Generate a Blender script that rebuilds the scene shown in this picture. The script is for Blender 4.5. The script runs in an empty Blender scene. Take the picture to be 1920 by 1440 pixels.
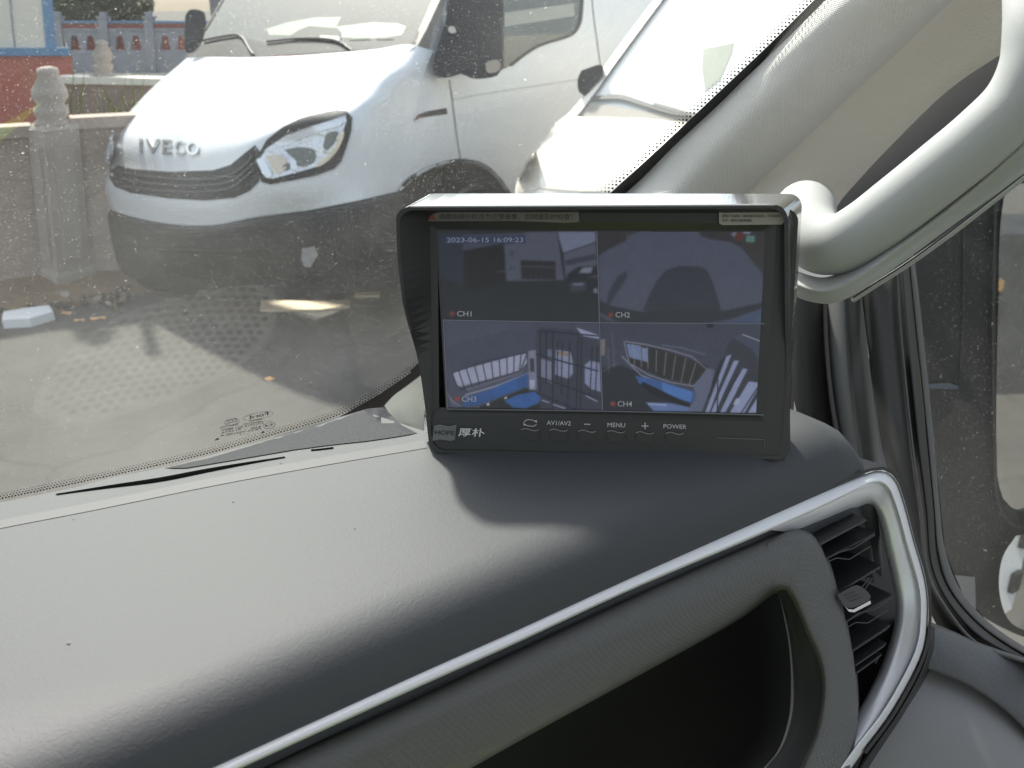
import bpy, math, random
from mathutils import Vector, Quaternion
from mathutils.bvhtree import BVHTree
from mathutils.geometry import delaunay_2d_cdt
import numpy as np
random.seed(7)
SC = bpy.context.scene
COL = SC.collection
# ------------------------------------------------------------------ camera
PITCH = math.radians(24); FPX = 1600.0; H = 1.75
cam = bpy.data.cameras.new("camera"); camo = bpy.data.objects.new("camera", cam); COL.objects.link(camo)
camo.location = (0, 0, H); camo.rotation_euler = (math.radians(90) - PITCH, 0, 0)
cam.sensor_width = 36; cam.lens = 36 * FPX / 1920; cam.clip_start = 0.01; cam.clip_end = 500
cam.dof.use_dof = True; cam.dof.focus_distance = 0.46; cam.dof.aperture_fstop = 20
SC.camera = camo
# ------------------------------------------------------------------ light
SUN_AZ, SUN_EL = math.radians(-26), math.radians(50)
w = bpy.data.worlds.new("World"); SC.world = w; w.use_nodes = True
nt = w.node_tree; nt.nodes.clear()
sky = nt.nodes.new("ShaderNodeTexSky"); sky.sky_type = 'NISHITA'; sky.sun_disc = False
sky.sun_elevation = SUN_EL; sky.sun_rotation = SUN_AZ; sky.dust_density = 3.0; sky.air_density = 1.2
bg = nt.nodes.new("ShaderNodeBackground"); bg.inputs[1].default_value = 0.14
wo = nt.nodes.new("ShaderNodeOutputWorld"); hs = nt.nodes.new('ShaderNodeHueSaturation'); hs.inputs['Saturation'].default_value = .55; nt.links.new(sky.outputs[0], hs.inputs['Color']); nt.links.new(hs.outputs[0], bg.inputs[0]); nt.links.new(bg.outputs[0], wo.inputs[0])
sun = bpy.data.lights.new("sun", 'SUN'); sun.energy = 3.7; sun.angle = math.radians(3.0); sun.color = (1, .95, .86)
suno = bpy.data.objects.new("sun", sun); COL.objects.link(suno)
SD = Vector((math.sin(SUN_AZ) * math.cos(SUN_EL), math.cos(SUN_AZ) * math.cos(SUN_EL), math.sin(SUN_EL)))
suno.rotation_euler = SD.to_track_quat('Z', 'Y').to_euler(); suno.location = (0, 0, 10)
SC.view_settings.view_transform = 'Standard'; SC.view_settings.look = 'None'; SC.view_settings.gamma = 1
EXPO = 1.05
SC.view_settings.exposure = EXPO
SC.cycles.max_bounces = 10; SC.cycles.transparent_max_bounces = 16
# ------------------------------------------------------------------ projection helpers
CAM = Vector((0, 0, H)); FW = Vector((0, math.cos(PITCH), -math.sin(PITCH))); UP = Vector((0, math.sin(PITCH), math.cos(PITCH))); RT = Vector((1, 0, 0))
def ray(px, py): return FW + RT * ((px - 960) / FPX) + UP * ((720 - py) / FPX)
def P(px, py, d): return CAM + ray(px, py) * d
def hit(px, py, pt, n):
    r = ray(px, py); return CAM + r * ((pt - CAM).dot(n) / r.dot(n))
VA = math.radians(35); LV = Vector((math.cos(VA), math.sin(VA), 0)); FV = Vector((-math.sin(VA), math.cos(VA), 0)); ZV = Vector((0, 0, 1))
def V(l, f, z): return CAM + LV * l + FV * f + ZV * z          # frame of the van we sit in
PH = math.radians(33); IA = Vector((math.cos(PH), -math.sin(PH), 0)); IB = Vector((math.sin(PH), math.cos(PH), 0))
IO = Vector((-1.63, 4.93, 0))
def I(a, b, z): return IO + IA * a + IB * b + ZV * z           # frame of the white van outside
# ------------------------------------------------------------------ colour and materials
def c(r, g=None, b=None):
    if g is None: g = b = r
    f = lambda x: (x / 255 / 12.92) if x / 255 <= .04045 else ((x / 255 + .055) / 1.055) ** 2.4
    return (f(r), f(g), f(b), 1)
def L(x, y=None, z=None):
    return (x, x if y is None else y, x if z is None else z, 1)
def mat(name, col, rough=.5, metal=0, spec=.5, bump=None, bs=.3, bd=.001, scale=100, coat=0, var=0, varscale=3, emit=None, es=1, detail=3):
    m = bpy.data.materials.new(name); m.use_nodes = True; t = m.node_tree; b = t.nodes['Principled BSDF']
    b.inputs['Base Color'].default_value = col; b.inputs['Roughness'].default_value = rough; b.inputs['Metallic'].default_value = metal
    b.inputs['Specular IOR Level'].default_value = spec
    if coat: b.inputs['Coat Weight'].default_value = coat; b.inputs['Coat Roughness'].default_value = .05
    if emit: b.inputs['Emission Color'].default_value = emit; b.inputs['Emission Strength'].default_value = es
    tc = t.nodes.new('ShaderNodeTexCoord')
    if var:
        n = t.nodes.new('ShaderNodeTexNoise'); n.inputs['Scale'].default_value = varscale; n.inputs['Detail'].default_value = 6
        t.links.new(tc.outputs['Object'], n.inputs['Vector'])
        mx = t.nodes.new('ShaderNodeMix'); mx.data_type = 'RGBA'
        mx.inputs[6].default_value = tuple(min(1, x * (1 - var)) for x in col[:3]) + (1,); mx.inputs[7].default_value = tuple(min(1, x * (1 + var)) for x in col[:3]) + (1,)
        t.links.new(n.outputs['Fac'], mx.inputs[0]); t.links.new(mx.outputs[2], b.inputs['Base Color'])
    if bump:
        if bump == 'noise':
            n = t.nodes.new('ShaderNodeTexNoise'); n.inputs['Scale'].default_value = scale; n.inputs['Detail'].default_value = detail; o = n.outputs['Fac']
        elif bump == 'leather':
            n = t.nodes.new('ShaderNodeTexVoronoi'); n.inputs['Scale'].default_value = scale; n.feature = 'SMOOTH_F1'; o = n.outputs['Distance']
            nn = t.nodes.new('ShaderNodeTexNoise'); nn.inputs['Scale'].default_value = scale * .5
            t.links.new(tc.outputs['Object'], nn.inputs['Vector'])
            mm = t.nodes.new('ShaderNodeVectorMath'); mm.operation = 'MULTIPLY_ADD'; mm.inputs[1].default_value = (.006,) * 3
            t.links.new(nn.outputs['Color'], mm.inputs[0]); t.links.new(tc.outputs['Object'], mm.inputs[2]); t.links.new(mm.outputs[0], n.inputs['Vector'])
        elif bump == 'weave':
            n = t.nodes.new('ShaderNodeTexWave'); n.inputs['Scale'].default_value = scale; n.bands_direction = 'X'
            n2 = t.nodes.new('ShaderNodeTexWave'); n2.inputs['Scale'].default_value = scale * 1.15; n2.bands_direction = 'Y'
            rot = t.nodes.new('ShaderNodeMapping'); rot.inputs['Rotation'].default_value = (0, 0, .5); t.links.new(tc.outputs['UV'], rot.inputs['Vector'])
            t.links.new(rot.outputs[0], n.inputs['Vector']); t.links.new(rot.outputs[0], n2.inputs['Vector'])
            ad = t.nodes.new('ShaderNodeMath'); ad.operation = 'MULTIPLY'
            t.links.new(n.outputs['Fac'], ad.inputs[0]); t.links.new(n2.outputs['Fac'], ad.inputs[1]); o = ad.outputs[0]
        if bump not in ('leather', 'weave'): t.links.new(tc.outputs['Object'], n.inputs['Vector'])
        bp = t.nodes.new('ShaderNodeBump'); bp.inputs['Strength'].default_value = bs; bp.inputs['Distance'].default_value = bd
        t.links.new(o, bp.inputs['Height']); t.links.new(bp.outputs[0], b.inputs['Normal'])
    return m
def glass_mat(name, tint, refl, dust_col, dust_base, speck_scale, speck_thr, patch=0.0, hairs=False, trans=.5):
    m = bpy.data.materials.new(name); m.use_nodes = True; t = m.node_tree; N = t.nodes; K = t.links; N.clear()
    out = N.new('ShaderNodeOutputMaterial'); tr = N.new('ShaderNodeBsdfTransparent'); tr.inputs[0].default_value = tint
    gl = N.new('ShaderNodeBsdfGlossy'); gl.inputs['Roughness'].default_value = .02
    fr = N.new('ShaderNodeFresnel'); fr.inputs['IOR'].default_value = 1.65
    fm = N.new('ShaderNodeMath'); fm.operation = 'MULTIPLY'; fm.inputs[1].default_value = refl; K.new(fr.outputs[0], fm.inputs[0])
    m1 = N.new('ShaderNodeMixShader'); K.new(fm.outputs[0], m1.inputs[0]); K.new(tr.outputs[0], m1.inputs[1]); K.new(gl.outputs[0], m1.inputs[2])
    df = N.new('ShaderNodeBsdfDiffuse'); df.inputs[0].default_value = dust_col
    tl = N.new('ShaderNodeBsdfTranslucent'); tl.inputs[0].default_value = dust_col
    m2 = N.new('ShaderNodeMixShader'); m2.inputs[0].default_value = trans; K.new(df.outputs[0], m2.inputs[1]); K.new(tl.outputs[0], m2.inputs[2])
    tc = N.new('ShaderNodeTexCoord')
    def speck(sc, thr, gain):
        n1 = N.new('ShaderNodeTexNoise'); n1.inputs['Scale'].default_value = sc; n1.inputs['Detail'].default_value = 3; n1.inputs['Distortion'].default_value = .6
        K.new(tc.outputs['Object'], n1.inputs['Vector'])
        r = N.new('ShaderNodeMapRange'); r.inputs['From Min'].default_value = thr; r.inputs['From Max'].default_value = thr + .06; r.inputs['To Max'].default_value = gain
        K.new(n1.outputs['Fac'], r.inputs['Value']); return r.outputs[0]
    s1 = speck(speck_scale, speck_thr, .20); s2 = speck(speck_scale * .42, speck_thr + .09, .42)
    big = N.new('ShaderNodeTexNoise'); big.inputs['Scale'].default_value = 6; big.inputs['Detail'].default_value = 5; K.new(tc.outputs['Object'], big.inputs['Vector'])
    br = N.new('ShaderNodeMapRange'); br.inputs['From Min'].default_value = .3; br.inputs['From Max'].default_value = .7
    br.inputs['To Min'].default_value = dust_base * (1 - patch); br.inputs['To Max'].default_value = dust_base * (1 + patch); K.new(big.outputs['Fac'], br.inputs['Value'])
    a = N.new('ShaderNodeMath'); a.operation = 'MAXIMUM'; K.new(s1, a.inputs[0]); K.new(s2, a.inputs[1])
    b2 = N.new('ShaderNodeMath'); b2.operation = 'ADD'; b2.use_clamp = True; K.new(a.outputs[0], b2.inputs[0]); K.new(br.outputs[0], b2.inputs[1])
    m3 = N.new('ShaderNodeMixShader'); K.new(b2.outputs[0], m3.inputs[0]); K.new(m1.outputs[0], m3.inputs[1]); K.new(m2.outputs[0], m3.inputs[2])
    K.new(m3.outputs[0], out.inputs[0]); return m
M = {}
M['leather'] = mat('dash_leather', L(.05, .053, .058), .66, spec=.6, bump='leather', scale=760, bs=.3, bd=.00032, var=.07, varscale=9)
M['pad'] = M['leather']
M['fascia'] = mat('fascia_plastic', L(.112, .112, .108), .5, bump='weave', scale=120, bs=.5, bd=.0005)
M['black'] = mat('black_plastic', L(.012), .45, bump='noise', scale=900, bs=.1, bd=.0003)
M['vent'] = mat('vent_plastic', L(.012, .0125, .013), .45, bump='noise', scale=900, bs=.15, bd=.0003)
M['silver'] = mat('satin_silver', L(.84, .84, .85), .45, metal=.25)
M['silverdark'] = mat('satin_bezel', L(.2, .2, .2), .38, metal=.6)
M['chrome'] = mat('chrome', L(.75), .08, metal=1)
M['fabric'] = mat('pillar_fabric', c(216, 215, 211), .85, spec=.2, bump='weave', scale=125, bs=.6, bd=.0007)
M['vinyl'] = mat('light_vinyl', c(170, 172, 171), .75, spec=.25, bump='noise', scale=500, bs=.15, bd=.0005)
M['vinyl_grain'] = mat('grained_vinyl', c(224, 219, 210), .6, bump='noise', scale=520, bs=.7, bd=.0012)
M['trimgrey'] = mat('grey_trim', L(.16, .165, .16), .55, bump='noise', scale=500, bs=.2, bd=.0004)
M['trimdark'] = mat('dark_trim', L(.035, .034, .03), .6, bump='noise', scale=500, bs=.2, bd=.0004)
M['rubber'] = mat('rubber_seal', L(.018, .019, .018), .55)
M['sealshine'] = mat('seal_highlight', L(.10, .10, .095), .5)
M['frit'] = mat('frit_black', L(.02), .5)
M['doorpad'] = mat('door_leather', L(.085, .087, .088), .5, bump='leather', scale=420, bs=.5, bd=.0006)
M['doorsmooth'] = mat('door_plastic', L(.21, .205, .20), .55, bump='noise', scale=600, bs=.1, bd=.0003)
M['windshield'] = glass_mat('dusty_windshield', (.93, .97, .95, 1), 1.0, L(.80, .80, .76), .042, 1050, .62, .9)
M['sideglass'] = glass_mat('dusty_side_glass', (.8, .84, .82, 1), .8, L(.7, .70, .66), .05, 700, .62, .5)
# ------------------------------------------------------------------ mesh helpers
def link(o, parent=None):
    COL.objects.link(o)
    if parent: o.parent = parent; o.matrix_parent_inverse = parent.matrix_world.inverted() if False else o.matrix_parent_inverse
    return o
def thing(name, label, cat, loc=(0, 0, 0), group=None):
    o = bpy.data.objects.new(name, None); o.empty_display_size = .1; COL.objects.link(o); o.location = loc
    o['label'] = label; o['category'] = cat
    if group: o['group'] = group
    return o
def tag(o, label=None, cat=None, group=None, kind=None):
    if label: o['label'] = label
    if cat: o['category'] = cat
    if group: o['group'] = group
    if kind: o['kind'] = kind
    return o
def root_loc(o):
    v = Vector((0, 0, 0))
    while o: v += Vector(o.location); o = o.parent
    return v
def mesh(name, vs, fs, mats, parent=None, smooth=True, mi=None, origin=None):
    """one mesh object; vertices are given in world space"""
    off = root_loc(parent) if parent else Vector((0, 0, 0))
    org = Vector(origin) if origin is not None else (sum((Vector(v) for v in vs), Vector()) / max(1, len(vs)))
    me = bpy.data.meshes.new(name); me.from_pydata([tuple(Vector(v) - org) for v in vs], [], fs)
    for m in (mats if isinstance(mats, (list, tuple)) else [mats]): me.materials.append(m)
    if mi: me.polygons.foreach_set('material_index', mi)
    me.polygons.foreach_set('use_smooth', [smooth] * len(me.polygons)); me.update()
    o = bpy.data.objects.new(name, me); COL.objects.link(o)
    if parent: o.parent = parent
    o.location = org - off
    return o
class MB:
    def __init__(s): s.v = []; s.f = []; s.m = []
    def add(s, vs, fs, m=0):
        k = len(s.v); s.v += [Vector(v) for v in vs]; s.f += [tuple(i + k for i in f) for f in fs]; s.m += [m] * len(fs)
    def build(s, name, mats, parent=None, smooth=False): return mesh(name, s.v, s.f, mats, parent, smooth, s.m)
    def box(s, o, x, y, z, m=0):
        o = Vector(o); x = Vector(x); y = Vector(y); z = Vector(z)
        s.add([o, o + x, o + x + y, o + y, o + z, o + x + z, o + x + y + z, o + y + z],
              [(0, 3, 2, 1), (4, 5, 6, 7), (0, 1, 5, 4), (1, 2, 6, 5), (2, 3, 7, 6), (3, 0, 4, 7)], m)
    def tube(s, pts, r, n=8, m=0, cap=True, sq=1.0):
        vs, fs = tube(pts, r, n, cap, sq); s.add(vs, fs, m)
def cr(pts, n):
    """catmull-rom through pts, resampled to n points of equal spacing; works on tuples of any size"""
    A = np.array([tuple(p) for p in pts], float)
    if len(A) == 2: return [A[0] + (A[1] - A[0]) * i / (n - 1) for i in range(n)]
    ext = np.vstack([2 * A[0] - A[1], A, 2 * A[-1] - A[-2]]); out = []
    for i in range(1, len(ext) - 2):
        p0, p1, p2, p3 = ext[i - 1:i + 3]
        # centripetal-ish tangents
        d1 = max(1e-9, np.linalg.norm(p1 - p0) ** .5); d2 = max(1e-9, np.linalg.norm(p2 - p1) ** .5); d3 = max(1e-9, np.linalg.norm(p3 - p2) ** .5)
        b1 = (2 * d1 * d1 + 3 * d1 * d2 + d2 * d2); b2 = (2 * d3 * d3 + 3 * d3 * d2 + d2 * d2)
        c1 = (d1 * d1 * p2 - d2 * d2 * p0 + b1 * p1) / (3 * d1 * (d1 + d2)); c2 = (d3 * d3 * p1 - d2 * d2 * p3 + b2 * p2) / (3 * d3 * (d3 + d2))
        for k in range(16):
            t = k / 16; out.append((1 - t) ** 3 * p1 + 3 * (1 - t) ** 2 * t * c1 + 3 * (1 - t) * t * t * c2 + t ** 3 * p2)
    out.append(A[-1]); out = np.array(out)
    s = np.concatenate([[0], np.cumsum(np.linalg.norm(np.diff(out, axis=0), axis=1))])
    q = np.linspace(0, s[-1], n)
    return [np.array([np.interp(x, s, out[:, j]) for j in range(out.shape[1])]) for x in q]
def tube(pts, r, n=12, cap=True, sq=1.0, upv=None):
    pts = [Vector(p) for p in pts]; vs = []; fs = []; up = None
    for i, p in enumerate(pts):
        t = (pts[min(i + 1, len(pts) - 1)] - pts[max(i - 1, 0)]).normalized()
        if up is None: up = (upv or (Vector((0, 0, 1)) if abs(t.z) < .9 else Vector((1, 0, 0))))
        x = t.cross(up).normalized(); up = x.cross(t).normalized(); rr = r[i] if isinstance(r, (list, tuple)) else r
        for k in range(n):
            a = 2 * math.pi * k / n; vs.append(p + x * math.cos(a) * rr + up * math.sin(a) * rr * sq)
    for i in range(len(pts) - 1):
        for k in range(n):
            a = i * n + k; b = i * n + (k + 1) % n; fs.append((a, b, b + n, a + n))
    if cap: fs.append(tuple(range(n))[::-1]); fs.append(tuple(range((len(pts) - 1) * n, len(pts) * n)))
    return vs, fs
def grid_faces(nr, nc, flip=False):
    return [((i * nc + j, i * nc + j + 1, (i + 1) * nc + j + 1, (i + 1) * nc + j) if not flip else
             (i * nc + j, (i + 1) * nc + j, (i + 1) * nc + j + 1, i * nc + j + 1)) for i in range(nr - 1) for j in range(nc - 1)]
def loft(name, rows, m, parent=None, nu=40, nv=6, thick=.004, lin=False, px=True, obj=True):
    """rows of (px, py, depth) or world Vectors -> smooth sheet with a real back"""
    R = []
    for r in rows:
        if px: r = [P(*q) for q in r]
        R.append(cr(r, nu))
    nr = (len(R) - 1) * nv + 1; G = [None] * nu
    for j in range(nu):
        colp = [R[i][j] for i in range(len(R))]
        if lin: G[j] = [colp[min(int(k / nv), len(R) - 2)] * (1 - (k / nv - min(int(k / nv), len(R) - 2))) + colp[min(int(k / nv), len(R) - 2) + 1] * (k / nv - min(int(k / nv), len(R) - 2)) for k in range(nr)]
        else:
            A = colp; out = []
            ext = [2 * A[0] - A[1]] + A + [2 * A[-1] - A[-2]]
            for i in range(1, len(ext) - 2):
                p0, p1, p2, p3 = ext[i - 1:i + 3]
                for k in range(nv):
                    t = k / nv; out.append(.5 * (2 * p1 + (p2 - p0) * t + (2 * p0 - 5 * p1 + 4 * p2 - p3) * t * t + (3 * p1 - p0 - 3 * p2 + p3) * t ** 3))
            out.append(A[-1]); G[j] = out
    vs = [Vector(G[j][i]) for i in range(nr) for j in range(nu)]
    fs = grid_faces(nr, nu)
    n0 = len(vs)
    # orient towards the camera
    f = fs[len(fs) // 2]; nrm = (vs[f[1]] - vs[f[0]]).cross(vs[f[2]] - vs[f[0]])
    if nrm.dot(CAM - vs[f[0]]) < 0: fs = [tuple(reversed(q)) for q in fs]
    if thick:
        back = [v + (v - CAM).normalized() * thick for v in vs]
        fb = [tuple(n0 + i for i in reversed(q)) for q in fs]
        rim = [i for i in range(nu)] + [i * nu + nu - 1 for i in range(1, nr)] + [(nr - 1) * nu + j for j in range(nu - 2, -1, -1)] + [i * nu for i in range(nr - 2, 0, -1)]
        # separate rim vertices keep the edge crisp
        rv = []; fr = []
        base = n0 * 2
        for i in rim: rv += [vs[i], back[i]]
        k = len(rim)
        for i in range(k):
            a = base + 2 * i; b = base + 2 * ((i + 1) % k); fr.append((a, b, b + 1, a + 1))
        vs = vs + back + rv; fs = fs + fb + fr
    if not obj: return vs, fs
    o = mesh(name, vs, fs, m, parent)
    lu = sum((vs[j + 1] - vs[j]).length for j in range(nu - 1)); lw = sum((vs[(i + 1) * nu + nu // 2] - vs[i * nu + nu // 2]).length for i in range(nr - 1))
    uvl = o.data.uv_layers.new(name='UVMap'); arr = []
    for lp in o.data.loops:
        k = lp.vertex_index % n0 if lp.vertex_index < 2 * n0 else 0
        arr += [(k % nu) / (nu - 1) * lu, (k // nu) / (nr - 1) * lw]
    uvl.data.foreach_set('uv', arr)
    return o
def bvh_of(*objs):
    vs = []; fs = []
    for o in objs:
        off = root_loc(o); k = len(vs); vs += [v.co + off for v in o.data.vertices]; fs += [tuple(i + k for i in p.vertices) for p in o.data.polygons]
    return BVHTree.FromPolygons(vs, fs)
def surf_bvh(bvh, fallback=None):
    def f(px, py):
        r = ray(px, py).normalized(); h = bvh.ray_cast(CAM, r)
        if h[0] is not None: return h[0]
        return P(px, py, fallback) if fallback else None
    return f
def surf_plane(pt, n): return lambda px, py: hit(px, py, pt, n)
def patch(name, poly, surf, m, parent=None, off=.003, thick=.003, step=10, smoothpoly=0, obj=True, smooth=True):
    """a traced outline laid on a surface, off metres proud of it, thick deep"""
    if smoothpoly:
        pl = [tuple(p) for p in poly]; pl = cr(pl + [pl[0]], smoothpoly + 1)[:-1]; poly = [(p[0], p[1]) for p in pl]
    bd = []
    for i, p in enumerate(poly):
        q = poly[(i + 1) % len(poly)]; d = math.hypot(q[0] - p[0], q[1] - p[1]); k = max(1, int(d / step))
        bd += [(p[0] + (q[0] - p[0]) * t / k, p[1] + (q[1] - p[1]) * t / k) for t in range(k)]
    xs = [p[0] for p in bd]; ys = [p[1] for p in bd]; nb = len(bd); pts = [Vector(p) for p in bd]
    y = min(ys) + step * .5
    while y < max(ys):
        x = min(xs) + step * .5
        while x < max(xs):
            ins = False; j = nb - 1; dm = 1e9
            for i in range(nb):
                if (ys[i] > y) != (ys[j] > y) and x < (xs[j] - xs[i]) * (y - ys[i]) / (ys[j] - ys[i]) + xs[i]: ins = not ins
                dm = min(dm, abs(xs[i] - x) + abs(ys[i] - y)); j = i
            if ins and dm > step * .5: pts.append(Vector((x, y)))
            x += step
        y += step
    rv, re, rf, ov, _, _ = delaunay_2d_cdt(pts, [(i, (i + 1) % nb) for i in range(nb)], [], 1, 1e-6)
    V3 = []
    for v in rv:
        p = surf(v[0], v[1]); V3.append(p)
    good = [p for p in V3 if p is not None]
    if not good: print('patch failed', name); return None
    md = sum((p - CAM).dot(FW) for p in good) / len(good)
    V3 = [p if p is not None else P(rv[i][0], rv[i][1], md) for i, p in enumerate(V3)]
    front = [p + (CAM - p).normalized() * off for p in V3]
    fs = [tuple(f) for f in rf]
    fs2 = []
    for f in fs:
        nrm = (front[f[1]] - front[f[0]]).cross(front[f[2]] - front[f[0]])
        fs2.append(f if nrm.dot(CAM - front[f[0]]) > 0 else tuple(reversed(f)))
    fs = fs2; vs = front; n0 = len(front)
    if thick:
        back = [p + (p - CAM).normalized() * (thick) for p in front]
        cnt = {}
        for f in fs:
            for i in range(len(f)):
                e = (f[i], f[(i + 1) % len(f)]); cnt[e] = cnt.get(e, 0) + 1
        rim = [e for e in cnt if (e[1], e[0]) not in cnt]
        vs = front + back; fs = fs + [tuple(n0 + i for i in reversed(f)) for f in fs]
        for a, b in rim:
            k = len(vs); vs += [front[a], front[b], back[b], back[a]]; fs.append((k + 1, k, k + 3, k + 2))
    if not obj: return vs, fs
    return mesh(name, vs, fs, m, parent, smooth)
def strip_px(pts, wd, n=None):
    """outline of a line of width wd px through pts"""
    q = cr(pts, n or max(4, len(pts) * 6)) if len(pts) > 2 else [np.array(p, float) for p in pts]
    l = []; r = []
    for i, p in enumerate(q):
        t = q[min(i + 1, len(q) - 1)] - q[max(i - 1, 0)]; t = t / np.linalg.norm(t); nn = np.array([-t[1], t[0]])
        ww = wd(i / (len(q) - 1)) if callable(wd) else wd
        l.append(tuple(p + nn * ww / 2)); r.append(tuple(p - nn * ww / 2))
    return l + r[::-1]
def text2d(body, bold=0.0, extrude=0):
    cu = bpy.data.curves.new('t', 'FONT'); cu.body = body; cu.size = 1; cu.offset = bold; cu.resolution_u = 3; cu.extrude = extrude; cu.fill_mode = 'BOTH' if extrude else 'FRONT'
    o = bpy.data.objects.new('t', cu); COL.objects.link(o); dg = bpy.context.evaluated_depsgraph_get(); dg.update()
    me = o.evaluated_get(dg).to_mesh(); vs = [v.co.copy() for v in me.vertices]; fs = [tuple(p.vertices) for p in me.polygons]
    o.evaluated_get(dg).to_mesh_clear(); bpy.data.objects.remove(o); bpy.data.curves.remove(cu)
    x0 = min(v.x for v in vs); x1 = max(v.x for v in vs); y0 = min(v.y for v in vs); y1 = max(v.y for v in vs)
    return [((v.x - x0) / (x1 - x0), (v.y - y0) / (y1 - y0), v.z) for v in vs], fs, (x1 - x0), (y1 - y0)
def text_px(mb, body, bl, br, h, surf, off, m=0, bold=0.0, slant=0.0, mirror=False, relief=0):
    """text whose baseline runs from pixel bl to br, h px tall, laid on surf"""
    vs, fs, _, _ = text2d(body, bold, .5 if relief else 0)
    bl = Vector(bl); br = Vector(br); ex = br - bl; n = Vector((ex.y, -ex.x)).normalized()
    if n.y > 0: n = -n
    out = []
    for x, y, z in vs:
        q = bl + ex * x + n * (y * h) + ex.normalized() * (slant * y * h)
        p = surf(q.x, q.y); out.append(p + (CAM - p).normalized() * (off + (relief * (z + .5) if relief else 0)))
    mb.add(out, fs, m)
# ================================================================== SETTING
M['ground'] = mat('concrete_ground', c(90, 88, 84), .9, spec=.2, bump='noise', scale=14, bs=.4, bd=.01, var=.16, varscale=1.1, detail=8)
M['paint'] = mat('white_paint', L(.80, .82, .83), .28, spec=.5, coat=.4)
M['blackbump'] = mat('bumper_plastic', L(.018, .021, .024), .6, bump='noise', scale=300, bs=.3, bd=.002)
M['vanglass'] = mat('van_glass', L(.05, .065, .055), .06, spec=.9)
M['concrete'] = mat('cast_concrete', c(172, 162, 152), .9, spec=.2, bump='noise', scale=25, bs=.5, bd=.01, var=.18, varscale=2.5)
M['stone'] = mat('stone_panel', c(178, 162, 150), .9, spec=.2, bump='noise', scale=18, bs=.8, bd=.02, var=.25, varscale=2.2)
M['redbrick'] = mat('red_wall', c(192, 118, 104), .85, spec=.2, bump='noise', scale=30, bs=.4, bd=.01, var=.15, varscale=4)
M['bluepaint'] = mat('blue_trim', c(100, 142, 176), .5)
M['cream'] = mat('cream_sheet', c(226, 220, 205), .6, var=.05)
M['fencegrey'] = mat('grey_fence', c(150, 155, 162), .8, var=.1, varscale=5)
M['fencered'] = mat('red_tile', c(135, 80, 76), .8)
M['sheet'] = mat('corrugated_sheet', c(150, 156, 162), .6)
M['leaf'] = mat('leaves', L(.05, .085, .035), .7, var=.35, varscale=3)
M['leaf2'] = mat('yellow_green_leaves', L(.22, .26, .05), .7, var=.3, varscale=6)
M['bark'] = mat('bark', L(.08, .06, .045), .9)
M['foam'] = mat('white_foam', L(.8), .8)
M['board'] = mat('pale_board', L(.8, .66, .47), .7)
M['litter'] = mat('dark_litter', L(.05, .045, .04), .9, var=.6, varscale=20)
M['dirt'] = mat('brown_dirt', c(128, 108, 84), .95, var=.3, varscale=6)
def cracks(m):
    t = m.node_tree; b = t.nodes['Principled BSDF']; tc = t.nodes.new('ShaderNodeTexCoord'); src = b.inputs['Base Color'].links[0].from_socket
    ns = t.nodes.new('ShaderNodeTexNoise'); ns.inputs['Scale'].default_value = 2.2; ns.inputs['Detail'].default_value = 6; t.links.new(tc.outputs['Object'], ns.inputs['Vector'])
    ma = t.nodes.new('ShaderNodeVectorMath'); ma.operation = 'MULTIPLY_ADD'; ma.inputs[1].default_value = (.5, .5, 0); t.links.new(ns.outputs['Color'], ma.inputs[0]); t.links.new(tc.outputs['Object'], ma.inputs[2])
    v = t.nodes.new('ShaderNodeTexVoronoi'); v.feature = 'DISTANCE_TO_EDGE'; v.inputs['Scale'].default_value = .62; t.links.new(ma.outputs[0], v.inputs['Vector'])
    r = t.nodes.new('ShaderNodeMapRange'); r.inputs['From Max'].default_value = .012; r.inputs['To Min'].default_value = .84; t.links.new(v.outputs['Distance'], r.inputs['Value'])
    st = t.nodes.new('ShaderNodeTexNoise'); st.inputs['Scale'].default_value = 3.5; st.inputs['Detail'].default_value = 9; st.inputs['Roughness'].default_value = .7; t.links.new(tc.outputs['Object'], st.inputs['Vector'])
    r2 = t.nodes.new('ShaderNodeMapRange'); r2.inputs['From Min'].default_value = .3; r2.inputs['From Max'].default_value = .62; r2.inputs['To Min'].default_value = .86; t.links.new(st.outputs['Fac'], r2.inputs['Value'])
    mu = t.nodes.new('ShaderNodeMath'); mu.operation = 'MULTIPLY'; t.links.new(r.outputs[0], mu.inputs[0]); t.links.new(r2.outputs[0], mu.inputs[1])
    vm = t.nodes.new('ShaderNodeVectorMath'); vm.operation = 'SCALE'; t.links.new(src, vm.inputs[0]); t.links.new(mu.outputs[0], vm.inputs['Scale']); t.links.new(vm.outputs[0], b.inputs['Base Color'])
cracks(M['ground']); cracks(M['stone'])
# ground: one sheet to the horizon, gently uneven near by
def ground():
    xs = [-250, -60, -20] + [-10 + .5 * i for i in range(41)] + [20, 60, 250]; ys = [-120, -30] + [-6 + .5 * i for i in range(61)] + [40, 80, 250]
    vs = [(x, y, .012 * math.sin(x * .9) * math.cos(y * .7)) for y in ys for x in xs]
    return mesh('ground', vs, grid_faces(len(ys), len(xs)), M['ground'])
g = ground(); g['kind'] = 'structure'
def gz(px, py, z=0): return hit(px, py, Vector((0, 0, z)), ZV)
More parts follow.
